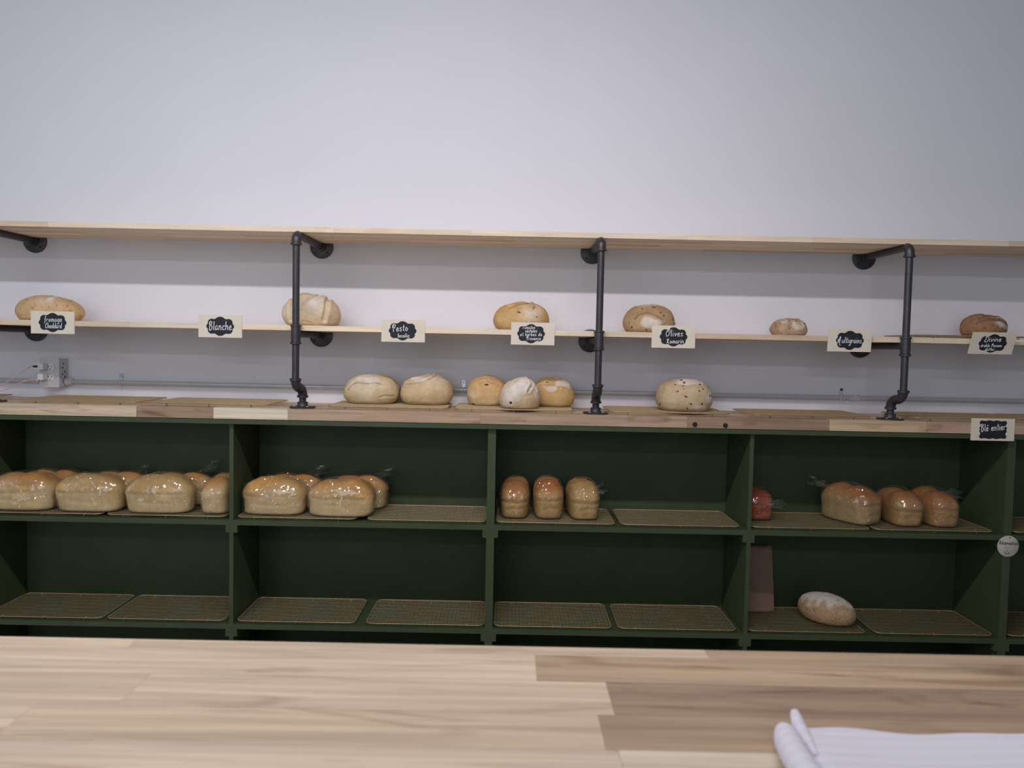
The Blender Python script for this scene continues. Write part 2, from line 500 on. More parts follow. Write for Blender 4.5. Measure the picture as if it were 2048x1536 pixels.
# ------------------------------------------------------------------ conduit, outlet box, chargers
ct = empty('electrical_conduit', (0, -0.012, 1.082))
tag(ct, 'thin galvanised steel conduit running along the wall above the worktop', 'conduit')
yc = -0.016
def cz(x): return 0.0
MB().tube([(-1.722, yc+0.012, 0.002), (1.318, yc+0.012, 0)], 0.0088, 16).obj('conduit_tube', MSTEEL, ct, True)
MB().tube([(1.318, yc+0.012, 0), (3.6, yc+0.012, 0)], 0.0088, 16).obj('conduit_tube', MSTEEL, ct, True)
MB().tube([(-3.6, yc+0.012, 0.003), (-1.804, yc+0.012, 0.003)], 0.0088, 16).obj('conduit_tube', MSTEEL, ct, True)
MB().lathe([(0.0098, -0.02), (0.0112, -0.019), (0.0112, -0.003), (0.0100, -0.002), (0.0100, 0.002), (0.0112, 0.003), (0.0112, 0.019), (0.0098, 0.02)], (1.338, yc+0.012, 0), 'x', 18).obj('coupling', MBRIGHT, ct, True)
cn = MB().lathe([(0.0145, -0.002), (0.0145, 0.006), (0.0125, 0.007), (0.0125, 0.022), (0.0105, 0.023)], (-1.727, yc+0.012, 0.002), 'x', 14).obj('connector', MBRIGHT, ct, True)
MB().tube([(-1.714, yc+0.010, 0.012), (-1.714, yc+0.006, 0.021)], 0.0035, 8).obj('set_screw', MBRIGHT, ct, True)
def strap(x):
    s = MB()
    # hoop over the tube and an eye tab above it
    for dx in (-0.005, 0.005):
        s.tube(arc((x+dx, yc+0.012, 0), (0, -1, 0), (0, 0, 1), 0.0102, -PI/2*0.95, PI/2*1.02, 10), 0.0022, 6)
    s.box(x-0.007, x+0.007, 0.0075, 0.0105, 0.008, 0.030)
    o = s.obj('strap', MBRIGHT, ct, True)
    MB().lathe([(0.008, -0.003), (0.008, 0.0025)], (x, 0.0075, 0.030), 'y', 18).obj('strap_eye', MBRIGHT, o, True)
    MB().lathe([(0.0048, -0.0065), (0.0048, -0.003)], (x, 0.0075, 0.030), 'y', 6).obj('strap_screw', MDARK if x > 0 else MSTEEL, o)
for x in (-1.522, -0.184, 1.290, 2.6): strap(x)

ob = empty('outlet_box', (-1.767, -0.03, 1.063))
tag(ob, 'square grey outlet box with two plugs on the wall at the left', 'outlet')
bb = MB().box(-0.034, 0.036, -0.024, 0.0295, 0.004, 0.110).obj('steel_box', MSTEEL, ob)
for k, (y, z) in enumerate([(-0.004, 0.075), (0.008, 0.060), (-0.006, 0.05), (0.010, 0.040), (0.0, 0.090)]):
    MB().lathe([(0.0035, -0.001), (0.0035, 0.0006)], (0.036, y, z), 'x', 10).obj('knockout', MDARK, bb)
pl = MB().box(-0.037, 0.037, -0.030, -0.0245, 0.001, 0.114).obj('cover_plate', MPLATE, ob)
for z in (0.078, 0.038):
    oc = MB()
    pts = []
    for k in range(24):
        a = 2*PI*k/24
        pts.append((0.004+0.0165*math.cos(a), z+max(-0.0125, min(0.0125, 0.0165*math.sin(a)))))
    r_ = MB().prism(pts, -0.0325, -0.0300).obj('receptacle', MWHITE, pl)
    for dx in (-0.002, 0.010):
        MB().box(dx-0.0008, dx+0.0008, -0.0331, -0.0324, z-0.002, z+0.006).obj('slot', MDARK, r_)
    MB().lathe([(0.0022, -0.0332), (0.0022, -0.0324)], (0.004, 0, z-0.008), 'y', 10).obj('slot', MDARK, r_)

def charger(loc, label, low):
    t = empty('phone_charger', loc)
    tag(t, label, 'charger', 'white chargers plugged into the outlet box')
    b = MB().box(-0.010, 0.010, -0.030, 0.0, -0.011, 0.011).obj('plug_body', MWHITE, t)
    if low:
        MB().box(-0.017, -0.0102, -0.030, -0.012, -0.016, -0.006).obj('cable_end', MPINK, t)
        pts = [(-0.014, -0.030, -0.010), (-0.03, -0.036, -0.010), (-0.06, -0.045, -0.02), (-0.10, -0.06, -0.045), (-0.16, -0.09, -0.062), (-0.23, -0.12, -0.062)]
    else:
        MB().box(-0.026, -0.0102, -0.032, -0.014, -0.0035, 0.0035).obj('usb_port', MDARK, t)
        MB().box(-0.027, -0.0102, -0.030, -0.012, 0.004, 0.010).obj('plug_shell', MWHITE, t)
        MB().box(-0.027, -0.0102, -0.030, -0.012, -0.010, -0.004).obj('plug_shell', MWHITE, t)
        pts = [(-0.026, -0.024, 0.0), (-0.04, -0.034, -0.004), (-0.075, -0.05, -0.035), (-0.12, -0.062, -0.068), (-0.17, -0.075, -0.095), (-0.23, -0.09, -0.100)]
    # smooth the cable
    P = [Vector(p) for p in pts]; sm = []
    for i in range(len(P)-1):
        p0 = P[max(i-1, 0)]; p1 = P[i]; p2 = P[i+1]; p3 = P[min(i+2, len(P)-1)]
        for k in range(6):
            u = k/6
            sm.append(0.5*((2*p1)+(p2-p0)*u+(2*p0-5*p1+4*p2-p3)*u*u+(3*p1-p0-3*p2+p3)*u**3))
    sm.append(P[-1])
    MB().tube(sm, 0.0016, 8).obj('cable', MPINK, t, True)
charger((-1.781, -0.0635, 1.143), 'upper white charger in the outlet box, its pink cord running down left', False)
charger((-1.781, -0.0635, 1.104), 'lower white charger in the outlet box, with a pink plug end', True)

# ------------------------------------------------------------------ wire cooling racks
RW, RD, RH = 0.424, 0.252, 0.0125
def rack_meshes():
    c = 0.022; x, y = RW/2, RD/2
    pts = []
    for cx_, cy_, a in ((x-c, y-c, 0), (-x+c, y-c, PI/2), (-x+c, -y+c, PI), (x-c, -y+c, 3*PI/2)):
        for k in range(6):
            th = a+PI/2*k/5
            pts.append((cx_+c*math.cos(th), cy_+c*math.sin(th), RH-0.002))
    fr = MB().tube(pts, 0.0019, 8, closed=True).mesh('rack_frame', True)
    g = MB()
    n = 18
    for i in range(1, n):
        yy = -y+RD*i/n
        g.tube([(-x+0.001, yy, RH-0.0010), (x-0.001, yy, RH-0.0010)], 0.00085, 5, caps=False)
    n = 30
    for i in range(1, n):
        xx = -x+RW*i/n
        g.tube([(xx, -y+0.001, RH-0.0026), (xx, y-0.001, RH-0.0026)], 0.0004, 5, caps=False)
    gm = g.mesh('rack_grid', True)
    ft = MB().tube([(0, -0.004, RH-0.002), (0, -0.004, 0.0012), (0, 0.004, 0.0012), (0, 0.004, RH-0.002)], 0.0014, 6).mesh('rack_foot', True)
    for m in (fr, gm, ft): m.materials.append(MRACK)
    return fr, gm, ft
RFR, RGR, RFT = rack_meshes()
def rack(x, y, z, label, rz=0.0):
    t = empty('cooling_rack', (x, y, z), rz)
    tag(t, label, 'cooling rack', 'gold wire cooling racks')
    link('frame', RFR, None, t)
    g = link('wire_grid', RGR, None, t); g['kind'] = 'stuff'
    for fx in (-0.15, 0.0, 0.15):
        for fy in (-RD/2+0.008, RD/2-0.008):
            link('foot', RFT, None, t, (fx, fy, 0))
    return t
ZT = TOP+0.039
yr = -0.158
rack(-2.13, yr, ZT, 'wire rack at the far left end of the worktop, cut by the picture edge')
rack(-1.535, yr, ZT, 'empty wire rack on the worktop right below the outlet box')
rack(-1.070, yr, ZT, 'empty wire rack on the worktop left of the pipe bracket with the lobed loaf')
rack(-0.437, yr, ZT, 'wire rack on the worktop under the two round pesto loaves')
rack(0.012, yr, ZT, 'wire rack on the worktop under the three clustered tomato loaves')
rack(0.567, yr, ZT, 'wire rack on the worktop under the big round olive loaf')
rack(1.070, yr, ZT, 'empty wire rack on the worktop below the multigrains sign', 0.02)
rack(1.642, yr, ZT, 'empty wire rack on the worktop behind the wheat bread sign')
rack(2.08, yr, ZT, 'wire rack on the worktop at the right picture edge')
rack(1.645, -0.150, 1.313, 'wire rack on the pine shelf under the dark crusted loaf')
rack(-1.664, yr, Z1, 'wire rack at the picture left under the leftmost bagged loaves, upper cabinet level')
rack(-1.222, yr, Z1, 'wire rack under the bagged loaves touching the first thin divider, upper cabinet level')
rack(-0.756, yr, Z1, 'wire rack under the two bagged loaf pairs right of the first thin divider')
rack(-0.292, yr, Z1, 'empty wire rack on the upper cabinet level right of the bagged loaf pairs')
rack(0.170, yr, Z1, 'wire rack under the three upright bagged loaves in a row')
rack(0.616, yr, Z1, 'empty wire rack right of the three upright bagged loaves')
rack(1.083, yr, Z1, 'wire rack beside the small reddish bagged loaf, upper cabinet level')
rack(1.523, yr, Z1, 'wire rack under the three dark bagged loaves at the right')
rack(-1.664, yr, Z2, 'empty wire rack on the lower cabinet level, leftmost')
rack(-1.224, yr, Z2, 'empty wire rack on the lower cabinet level, second from the left')
rack(-0.757, yr, Z2, 'empty wire rack on the lower cabinet level, third from the left')
rack(-0.293, yr, Z2, 'empty wire rack on the lower cabinet level, fourth from the left')
rack(0.168, yr, Z2, 'empty wire rack on the lower cabinet level, fifth from the left')
rack(0.616, yr, Z2, 'empty wire rack on the lower cabinet level, left of the kraft bag')
rack(1.083, yr, Z2, 'wire rack under the kraft bag and the seeded oval loaf')
rack(1.541, yr, Z2, 'empty wire rack right of the seeded oval loaf')
rack(2.018, yr, Z1, 'upper level wire rack right of the round tag, cut by the picture edge')
rack(2.018, yr, Z2, 'lower level wire rack right of the round tag, cut by the picture edge')

# ------------------------------------------------------------------ bread
def waves(P, freq, seed, n=10):
    rg = np.random.RandomState(seed)
    out = np.zeros(len(P))
    for k in range(n):
        d = rg.normal(size=3); d /= np.linalg.norm(d)
        fq = freq*rg.uniform(0.6, 1.6)
        out += np.sin(P@(d*fq)+rg.uniform(0, 6.28))
    return out/math.sqrt(n)*1.0
def polydist(Q, line):
    best = np.full(len(Q), 1e9)
    for a, b in zip(line[:-1], line[1:]):
        a = np.array(a); b = np.array(b); ab = b-a
        u = np.clip(((Q-a)@ab)/max(ab@ab, 1e-12), 0, 1)
        best = np.minimum(best, np.linalg.norm(Q-(a+u[:, None]*ab), axis=1))
    return best
DOME = [(0, 0), (0.55, 0), (0.80, 0.012), (0.92, 0.10), (0.995, 0.27), (1.0, 0.40), (0.955, 0.58), (0.83, 0.77), (0.62, 0.90), (0.34, 0.975), (0, 1.0)]
PAN = [(0, 0), (0.60, 0), (0.87, 0.004), (0.93, 0.04), (0.95, 0.22), (0.965, 0.42), (0.995, 0.50), (0.985, 0.60), (0.93, 0.71), (0.82, 0.82), (0.65, 0.905), (0.42, 0.965), (0.2, 0.99), (0, 1.0)]
def revolve(prof, a, b, H, plan, NR, NS):
    pr = np.array(prof, float)
    seg = np.r_[0, np.cumsum(np.hypot(np.diff(pr[:, 0]), np.diff(pr[:, 1])))]
    tt = np.linspace(0, seg[-1], NR+1)
    rho = np.interp(tt, seg, pr[:, 0]); hh = np.interp(tt, seg, pr[:, 1])
    # soften the polyline
    for _ in range(3):
        rho[1:-1] = 0.25*rho[:-2]+0.5*rho[1:-1]+0.25*rho[2:]
        hh[1:-1] = 0.25*hh[:-2]+0.5*hh[1:-1]+0.25*hh[2:]
    th = np.linspace(0, 2*PI, NS, endpoint=False)
    c, s = np.cos(th), np.sin(th)
    k = (np.abs(c)**plan+np.abs(s)**plan)**(-1/plan)
    P = [(0, 0, 0)]
    for j in range(1, NR):
        P += list(zip(a*rho[j]*c*k, b*rho[j]*s*k, np.full(NS, H*hh[j])))
    P.append((0, 0, H))
    F = []
    for i in range(NS): F.append((0, 1+(i+1) % NS, 1+i))
    for j in range(NR-2):
        o0 = 1+j*NS; o1 = o0+NS
        for i in range(NS):
            i2 = (i+1) % NS
            F.append((o0+i, o0+i2, o1+i2, o1+i))
    e = len(P)-1; o0 = 1+(NR-2)*NS
    for i in range(NS): F.append((o0+i, o0+(i+1) % NS, e))
    return np.array(P, float), F
def sstep(x, a, b):
    t = np.clip((x-a)/(b-a), 0, 1); return t*t*(3-2*t)

PALE = np.array((0.56, 0.41, 0.23)); GOLD = np.array((0.56, 0.33, 0.13)); BROWN = np.array((0.42, 0.20, 0.065)); FLOUR = np.array((0.80, 0.73, 0.65)); CRACK = np.array((0.14, 0.08, 0.04))

def bread_mesh(name, w, d, H, seed, prof=DOME, plan=2.2, lumps=0.03, bumps=(), grooves=(), flour=(), pale=PALE, brown=GOLD, brown_at=(0.1, 0.9), brown_pow=1.0, topflour=0.0, lobes=None, NR=80, NS=168, tilt=0.0):
    P, F = revolve(prof, w/2, d/2, H, plan, NR, NS)
    if lobes:
        n, amp = lobes
        u = P[:, 0]/(w/2)
        m = np.abs(np.sin((u+1)/2*PI*n))**0.7
        P[:, 2] *= 1-amp*(1-m)*sstep(P[:, 2]/H, 0.45, 0.95)
    C0 = np.array((0, 0, 0.38*H))
    D = P-C0; D /= np.maximum(np.linalg.norm(D, axis=1), 1e-6)[:, None]
    S = max(w, H)
    disp = lumps*S*(0.55*waves(P/S, 6, seed)+0.3*waves(P/S, 14, seed+1)+0.12*waves(P/S, 32, seed+2))*0.5
    crack = np.zeros(len(P)); fl = np.zeros(len(P))
    Q = P/np.array((w/2, d/2, H))        # normalised
    frontw = sstep(-Q[:, 1], -0.25, 0.1)
    topw = sstep(Q[:, 2], 0.35, 0.6)
    asp = H/(w/2)
    for mode, x, z, r, amp, fb in bumps:    # x,z normalised; front or top seen
        if mode == 'f': q = (Q[:, [0, 2]]-np.array((x, z)))*np.array((1, asp)); wgt = frontw
        else: q = (Q[:, [0, 1]]-np.array((x, z))); wgt = topw
        g = np.exp(-(q**2).sum(1)/r**2)*wgt
        disp += amp*S*g
        fl = np.maximum(fl, fb*g)
    for mode, line, wd, dep, dark in grooves:
        l = [np.array(p, float) for p in line]
        if mode == 'e':
            ae = H/(d/2); q = Q[:, [1, 2]]*np.array((1, ae)); l = [p*np.array((1, ae)) for p in l]; wgt = sstep(Q[:, 0], 0.2, 0.6)
        elif mode == 'f':
            q = Q[:, [0, 2]]*np.array((1, asp)); l = [p*np.array((1, asp)) for p in l]; wgt = frontw
        else:
            q = Q[:, [0, 1]]; wgt = topw
        dd = polydist(q, l)
        g = np.exp(-(dd/wd)**2)*wgt
        disp += S*dep*(-g+0.55*np.exp(-((dd-2.0*wd)/(1.1*wd))**2)*wgt)
        crack = np.maximum(crack, min(1.0, dark*1.5)*np.exp(-(dd/(0.6*wd))**2)*wgt*(0.55+0.45*np.clip(waves(P/S, 40, seed+12)+0.6, 0, 1)))
    for mode, x, z, rx, rz, amt in flour:
        if mode == 'f': q = (Q[:, [0, 2]]-np.array((x, z)))/np.array((rx, rz)); wgt = frontw
        else: q = (Q[:, [0, 1]]-np.array((x, z)))/np.array((rx, rz)); wgt = topw
        fl = np.maximum(fl, amt*sstep(1-np.sqrt((q**2).sum(1))+0.35*waves(P/S, 18, seed+9), 0.0, 0.5)*wgt)
    keep = sstep(P[:, 2]/H, 0.0, 0.12)
    P2 = P+D*(disp*keep)[:, None]
    P2[:, 2] = np.maximum(P2[:, 2], 0)
    h = np.clip(P[:, 2]/H, 0, 1)
    br = np.clip(sstep(h+0.16*waves(P/S, 7, seed+5), *brown_at)**brown_pow, 0, 1)
    col = pale[None]*(1-br[:, None])+brown[None]*br[:, None]
    if topflour:
        tf = topflour*sstep(h+0.14*waves(P/S, 9, seed+7)+0.10*waves(P/S, 30, seed+8), 0.62, 0.95)
        fl = np.maximum(fl, tf)
    fl = np.clip(fl, 0, 1)[:, None]; crack = np.clip(crack, 0, 1)[:, None]
    col = col*(1-fl)+FLOUR[None]*fl
    col = col*(1-crack)+CRACK[None]*crack
    if tilt:
        c, s = math.cos(tilt), math.sin(tilt)
    m = bpy.data.meshes.new(name)
    m.from_pydata(P2.tolist(), [], F)
    m.polygons.foreach_set('use_smooth', [True]*len(m.polygons))
    at = m.color_attributes.new('tone', 'FLOAT_COLOR', 'POINT')
    at.data.foreach_set('color', np.c_[col, np.ones(len(P))].astype(np.float32).ravel())
    m.update()
    return m, P2, F

def bits(parent, P, D0, spots, mat, w, d, H, name):
    """little fruit pieces pressed into the crust, spots as (x, z, half length, half height, tilt) on the front"""
    mb = MB()
    for (x, z, a, b, tl) in spots:
        X, Z = x*w/2, z*H
        f = P[(P[:, 1] < 0)]
        if z > 0.93: f = P
        i = np.argmin((f[:, 0]-X)**2+(f[:, 2]-Z)**2)
        c = f[i]
        n = Vector((c[0]/(w/2)**2, c[1]/(d/2)**2, (c[2]-0.38*H)/(0.6*H)**2)).normalized()
        t = Vector((1, 0, 0)); t = (t-n*t.dot(n)).normalized(); s = n.cross(t)
        t2 = t*math.cos(tl)+s*math.sin(tl); s2 = n.cross(t2)
        base = len(mb.v)
        rings = [(1.0, -0.5), (0.95, 0.25), (0.6, 0.75)]
        for rr, hh in rings:
            for k in range(9):
                th = 2*PI*k/9
                q = Vector(c)+t2*(a*rr*math.cos(th))+s2*(b*rr*math.sin(th))+n*(hh*0.0022)
                mb.v.append(tuple(q))
        for j in range(2):
            for k in range(9):
                k2 = (k+1) % 9
                mb.f.append((base+j*9+k, base+j*9+k2, base+(j+1)*9+k2, base+(j+1)*9+k))
        mb.f.append(tuple(base+18+k for k in range(9)))
    o = mb.obj(name, mat, parent, True, 80)
    o['kind'] = 'stuff'
    return o

def loaf(loc, label, mat, w, d, H, seed, rz=0.0, fruit=None, group='round hearth loaves', **kw):
    m, P, F = bread_mesh('loaf', w, d, H, seed, **kw)
    o = link('bread_loaf', m, mat)
    o.location = loc; o.rotation_euler = (0, 0, rz)
    tag(o, label, 'bread', group)
    if fruit:
        bits(o, P, F, fruit[0], fruit[1], w, d, H, fruit[2])
    return o
SH = 1.3125
# loaves on the lower pine shelf
loaf((-1.704, -0.15, SH), 'wide speckled cheese loaf behind the fromage sign', MCHEESE, 0.240, 0.17, 0.092, 21, plan=2.3, lumps=0.05,
     bumps=[('f', 0.15, 0.85, 0.35, 0.02, 0.2), ('f', -0.3, 0.75, 0.25, 0.015, 0), ('f', 0.28, 0.86, 0.10, 0.006, 0.9)],
     pale=np.array((0.66, 0.46, 0.24)), brown=np.array((0.62, 0.40, 0.22)))
loaf((-0.739, -0.145, SH), 'tall lobed pale white loaf behind the iron upright', MBREAD, 0.203, 0.185, 0.112, 22, plan=2.6, lumps=0.035, group='round hearth loaves',
     bumps=[('f', -0.25, 0.92, 0.30, 0.075, 0.0), ('f', 0.28, 0.72, 0.34, 0.055, 0.85), ('f', 0.80, 0.55, 0.26, 0.03, 0.1), ('f', -0.85, 0.55, 0.30, 0.03, 0.5)],
     grooves=[('f', [(-0.55, 0.95), (-0.52, 0.55), (-0.5, 0.2)], 0.055, 0.045, 0.15), ('f', [(-0.1, 0.62), (0.05, 0.82), (0.3, 1.0)], 0.04, 0.03, 0.25), ('f', [(0.58, 0.95), (0.64, 0.55), (0.60, 0.2)], 0.05, 0.04, 0.12), ('f', [(-0.1, 0.16), (0.15, 0.12)], 0.03, 0.01, 0.35)],
     pale=np.array((0.72, 0.58, 0.41)), brown=np.array((0.70, 0.53, 0.34)))
loaf((0.034, -0.15, SH), 'golden dried tomato loaf behind the tomates sign', MBREAD, 0.205, 0.175, 0.104, 23, lumps=0.03,
     bumps=[('f', 0.05, 0.95, 0.30, 0.02, 0.1), ('f', 0.30, 0.55, 0.30, 0.01, 0.65), ('f', 0.62, 0.72, 0.22, 0.008, 0.4)],
     grooves=[('f', [(-0.45, 0.78), (-0.15, 0.90), (0.25, 0.97)], 0.045, 0.022, 0.35), ('f', [(0.05, 0.55), (0.18, 0.35), (0.2, 0.2)], 0.035, 0.014, 0.12)],
     fruit=([(-0.10, 0.63, 0.0075, 0.0032, -0.3), (0.42, 0.82, 0.0055, 0.0025, 0), (0.40, 0.76, 0.004, 0.002, 0), (0.50, 0.48, 0.004, 0.002, 0), (0.24, 0.97, 0.006, 0.003, 0.2)], MTOM, 'tomato_piece'),
     pale=np.array((0.60, 0.40, 0.19)), brown=np.array((0.60, 0.36, 0.14)))
loaf((0.505, -0.15, SH), 'round olive loaf with a pale scooped front behind the olives sign', MBREAD, 0.190, 0.18, 0.107, 24, lumps=0.022,
     grooves=[('f', [(-0.70, 0.45), (-0.52, 0.62), (-0.2, 0.68), (0.1, 0.60), (0.4, 0.42)], 0.035, 0.022, 0.55), ('f', [(-0.62, 0.66), (-0.35, 0.80)], 0.03, 0.014, 0.35), ('f', [(-0.5, 0.95), (0.0, 0.99)], 0.03, 0.012, 0.2)],
     flour=[('f', -0.15, 0.38, 0.52, 0.30, 0.8), ('f', 0.1, 0.98, 0.6, 0.10, 0.6)],
     fruit=([(0.06, 0.86, 0.008, 0.003, 0), (0.42, 0.58, 0.004, 0.003, 0), (0.78, 0.48, 0.003, 0.004, 0), (-0.84, 0.36, 0.002, 0.004, 0), (-0.87, 0.10, 0.003, 0.004, 0), (-0.24, 0.10, 0.0035, 0.003, 0), (0.28, 0.70, 0.004, 0.003, 0), (-0.4, 0.82, 0.004, 0.002, 0), (-0.76, 0.2, 0.004, 0.003, 0.4), (0.97, 0.36, 0.003, 0.004, 0)], MOLIVE, 'olive_piece'),
     pale=np.array((0.50, 0.35, 0.20)), brown=np.array((0.45, 0.29, 0.15)))
loaf((1.022, -0.15, SH), 'smallest loaf, rough grainy multigrain roll beside its sign', MGRAIN, 0.124, 0.120, 0.069, 25, plan=2.8, lumps=0.06,
     flour=[('f', 0.25, 0.55, 0.5, 0.35, 0.5), ('f', -0.5, 0.8, 0.3, 0.2, 0.5)],
     grooves=[('f', [(0.0, 0.93), (0.3, 0.97)], 0.05, 0.02, 0.5), ('f', [(0.55, 0.88), (0.75, 0.76)], 0.045, 0.03, 0.7)],
     pale=np.array((0.46, 0.32, 0.21)), brown=np.array((0.45, 0.31, 0.20)))
loaf((1.741, -0.15, SH+RH), 'dark ridged crusty loaf behind the divine sign', MGRAIN, 0.155, 0.145, 0.082, 26, lumps=0.05, plan=2.1,
     grooves=[('f', [(-0.6, 0.62), (-0.2, 0.75), (0.3, 0.72), (0.8, 0.55)], 0.05, 0.03, 0.45), ('f', [(-0.5, 0.82), (0.0, 0.95), (0.4, 0.9)], 0.05, 0.03, 0.5)],
     flour=[('f', 0.35, 0.55, 0.45, 0.16, 0.75), ('f', 0.7, 0.4, 0.25, 0.25, 0.5), ('f', 0.3, 0.82, 0.4, 0.08, 0.3)],
     pale=np.array((0.36, 0.19, 0.10)), brown=np.array((0.33, 0.18, 0.10)))
# loaves on the worktop racks
ZR = ZT+RH
loaf((-0.523, -0.115, ZR), 'left of the two pale round pesto loaves on the worktop', MBREAD, 0.205, 0.175, 0.108, 31, lumps=0.028, plan=2.5,
     grooves=[('f', [(-0.78, 0.45), (-0.58, 0.66), (-0.45, 0.72), (0.0, 0.70), (0.25, 0.74), (0.5, 0.68)], 0.028, 0.016, 0.6), ('f', [(0.45, 0.25), (0.62, 0.30), (0.85, 0.27)], 0.035, 0.014, 0.2)],
     flour=[('f', -0.12, 0.90, 0.42, 0.17, 0.85), ('f', -0.1, 0.5, 0.5, 0.3, 0.25)],
     pale=np.array((0.66, 0.51, 0.30)), brown=np.array((0.70, 0.56, 0.36)))
loaf((-0.316, -0.110, ZR), 'right of the two pale round pesto loaves on the worktop', MBREAD, 0.200, 0.175, 0.110, 32, lumps=0.028, plan=2.5,
     bumps=[('f', 0.25, 0.97, 0.3, 0.02, 0.3)],
     grooves=[('f', [(-0.72, 0.68), (-0.35, 0.72), (0.1, 0.82), (0.35, 0.96)], 0.028, 0.018, 0.4), ('f', [(-0.5, 0.84), (0.2, 0.97)], 0.025, 0.010, 0.2)],
     flour=[('f', -0.15, 0.90, 0.45, 0.16, 0.7), ('f', 0.6, 0.95, 0.3, 0.12, 0.5)],
     pale=np.array((0.66, 0.48, 0.27)), brown=np.array((0.68, 0.52, 0.32)))
loaf((-0.088, -0.098, ZR), 'leftmost golden loaf of the three tomato loaves on the worktop', MBREAD, 0.160, 0.150, 0.108, 33, lumps=0.035,
     bumps=[('f', -0.05, 0.95, 0.28, 0.03, 0.1), ('f', -0.7, 0.3, 0.3, 0.0, 0.3)],
     grooves=[('f', [(-0.3, 0.80), (0.1, 0.85), (0.6, 0.72)], 0.035, 0.018, 0.15)],
     fruit=([(-0.04, 0.72, 0.0085, 0.0035, -0.1), (-0.62, 0.06, 0.006, 0.004, 0)], MTOM, 'tomato_piece'),
     pale=np.array((0.70, 0.51, 0.27)), brown=np.array((0.66, 0.41, 0.19)))
loaf((0.034, -0.226, ZR), 'floury middle loaf in front of the two golden tomato loaves', MBREAD, 0.150, 0.132, 0.106, 34, lumps=0.03, rz=0.2,
     bumps=[('f', 0.05, 0.86, 0.34, 0.085, 1.0), ('f', -0.55, 0.55, 0.4, 0.02, 0.9)],
     grooves=[('f', [(0.30, 1.0), (0.38, 0.78), (0.2, 0.60)], 0.05, 0.05, 0.3), ('f', [(0.35, 0.82), (0.65, 0.62)], 0.04, 0.025, 0.25)],
     flour=[('f', -0.1, 0.75, 0.6, 0.28, 0.95), ('f', -0.7, 0.35, 0.35, 0.35, 0.7), ('f', 0.75, 0.5, 0.3, 0.3, 0.5)],
     fruit=([(-0.60, 0.22, 0.0055, 0.0055, 0)], MTOM, 'tomato_piece'),
     pale=np.array((0.68, 0.48, 0.28)), brown=np.array((0.68, 0.52, 0.36)))
loaf((0.160, -0.100, ZR), 'rightmost golden loaf of the three tomato loaves on the worktop', MBREAD, 0.165, 0.150, 0.108, 35, lumps=0.03,
     bumps=[('f', -0.35, 0.90, 0.25, 0.025, 0.1)],
     grooves=[('f', [(-0.65, 0.72), (-0.2, 0.74), (0.3, 0.66)], 0.035, 0.02, 0.15), ('f', [(-0.25, 0.9), (0.2, 0.95)], 0.03, 0.012, 0.2)],
     flour=[('f', 0.45, 0.82, 0.5, 0.16, 0.85), ('f', -0.2, 0.66, 0.4, 0.12, 0.7)],
     fruit=([(-0.32, 0.86, 0.005, 0.003, 0.1)], MTOM, 'tomato_piece'),
     pale=np.array((0.66, 0.44, 0.20)), brown=np.array((0.62, 0.38, 0.17)))
loaf((0.640, -0.165, ZR), 'big round olive loaf with dark olive pieces on the worktop', MBREAD, 0.206, 0.190, 0.117, 36, lumps=0.025, plan=2.4,
     flour=[('f', 0.1, 0.92, 0.6, 0.14, 0.75), ('f', 0.35, 0.12, 0.4, 0.12, 0.6), ('f', 0.85, 0.3, 0.2, 0.4, 0.5)],
     fruit=([(-0.13, 0.88, 0.005, 0.006, 0), (-0.42, 0.62, 0.0055, 0.0025, 0.4), (-0.15, 0.47, 0.006, 0.003, -0.3), (0.02, 0.27, 0.0045, 0.003, -0.3), (0.44, 0.27, 0.004, 0.0045, 0.4), (-0.06, 0.12, 0.003, 0.004, 0), (0.80, 0.74, 0.003, 0.005, 0), (0.84, 0.5, 0.003, 0.006, 0), (0.74, 0.49, 0.003, 0.005, 0), (-0.20, 0.70, 0.003, 0.002, 0), (0.34, 0.64, 0.005, 0.002, 0), (0.42, 0.83, 0.006, 0.004, 0.4), (-0.92, 0.2, 0.003, 0.008, 0), (-0.2, 0.78, 0.004, 0.002, 0), (0.5, 0.7, 0.003, 0.003, 0), (-0.45, 0.83, 0.004, 0.003, 0), (-0.2, 0.95, 0.006, 0.004, 0)], MOLIVE, 'olive_piece'),
     pale=np.array((0.60, 0.45, 0.28)), brown=np.array((0.58, 0.43, 0.28)))
# seeded oval loaf on the lower level
loaf((1.198, -0.165, Z2+RH), 'oval seeded loaf lying alone on the lower cabinet level', MSEED, 0.215, 0.150, 0.098, 41, rz=-0.75, lumps=0.02, plan=1.8, topflour=0.75,
     pale=np.array((0.50, 0.32, 0.17)), brown=np.array((0.46, 0.31, 0.19)))

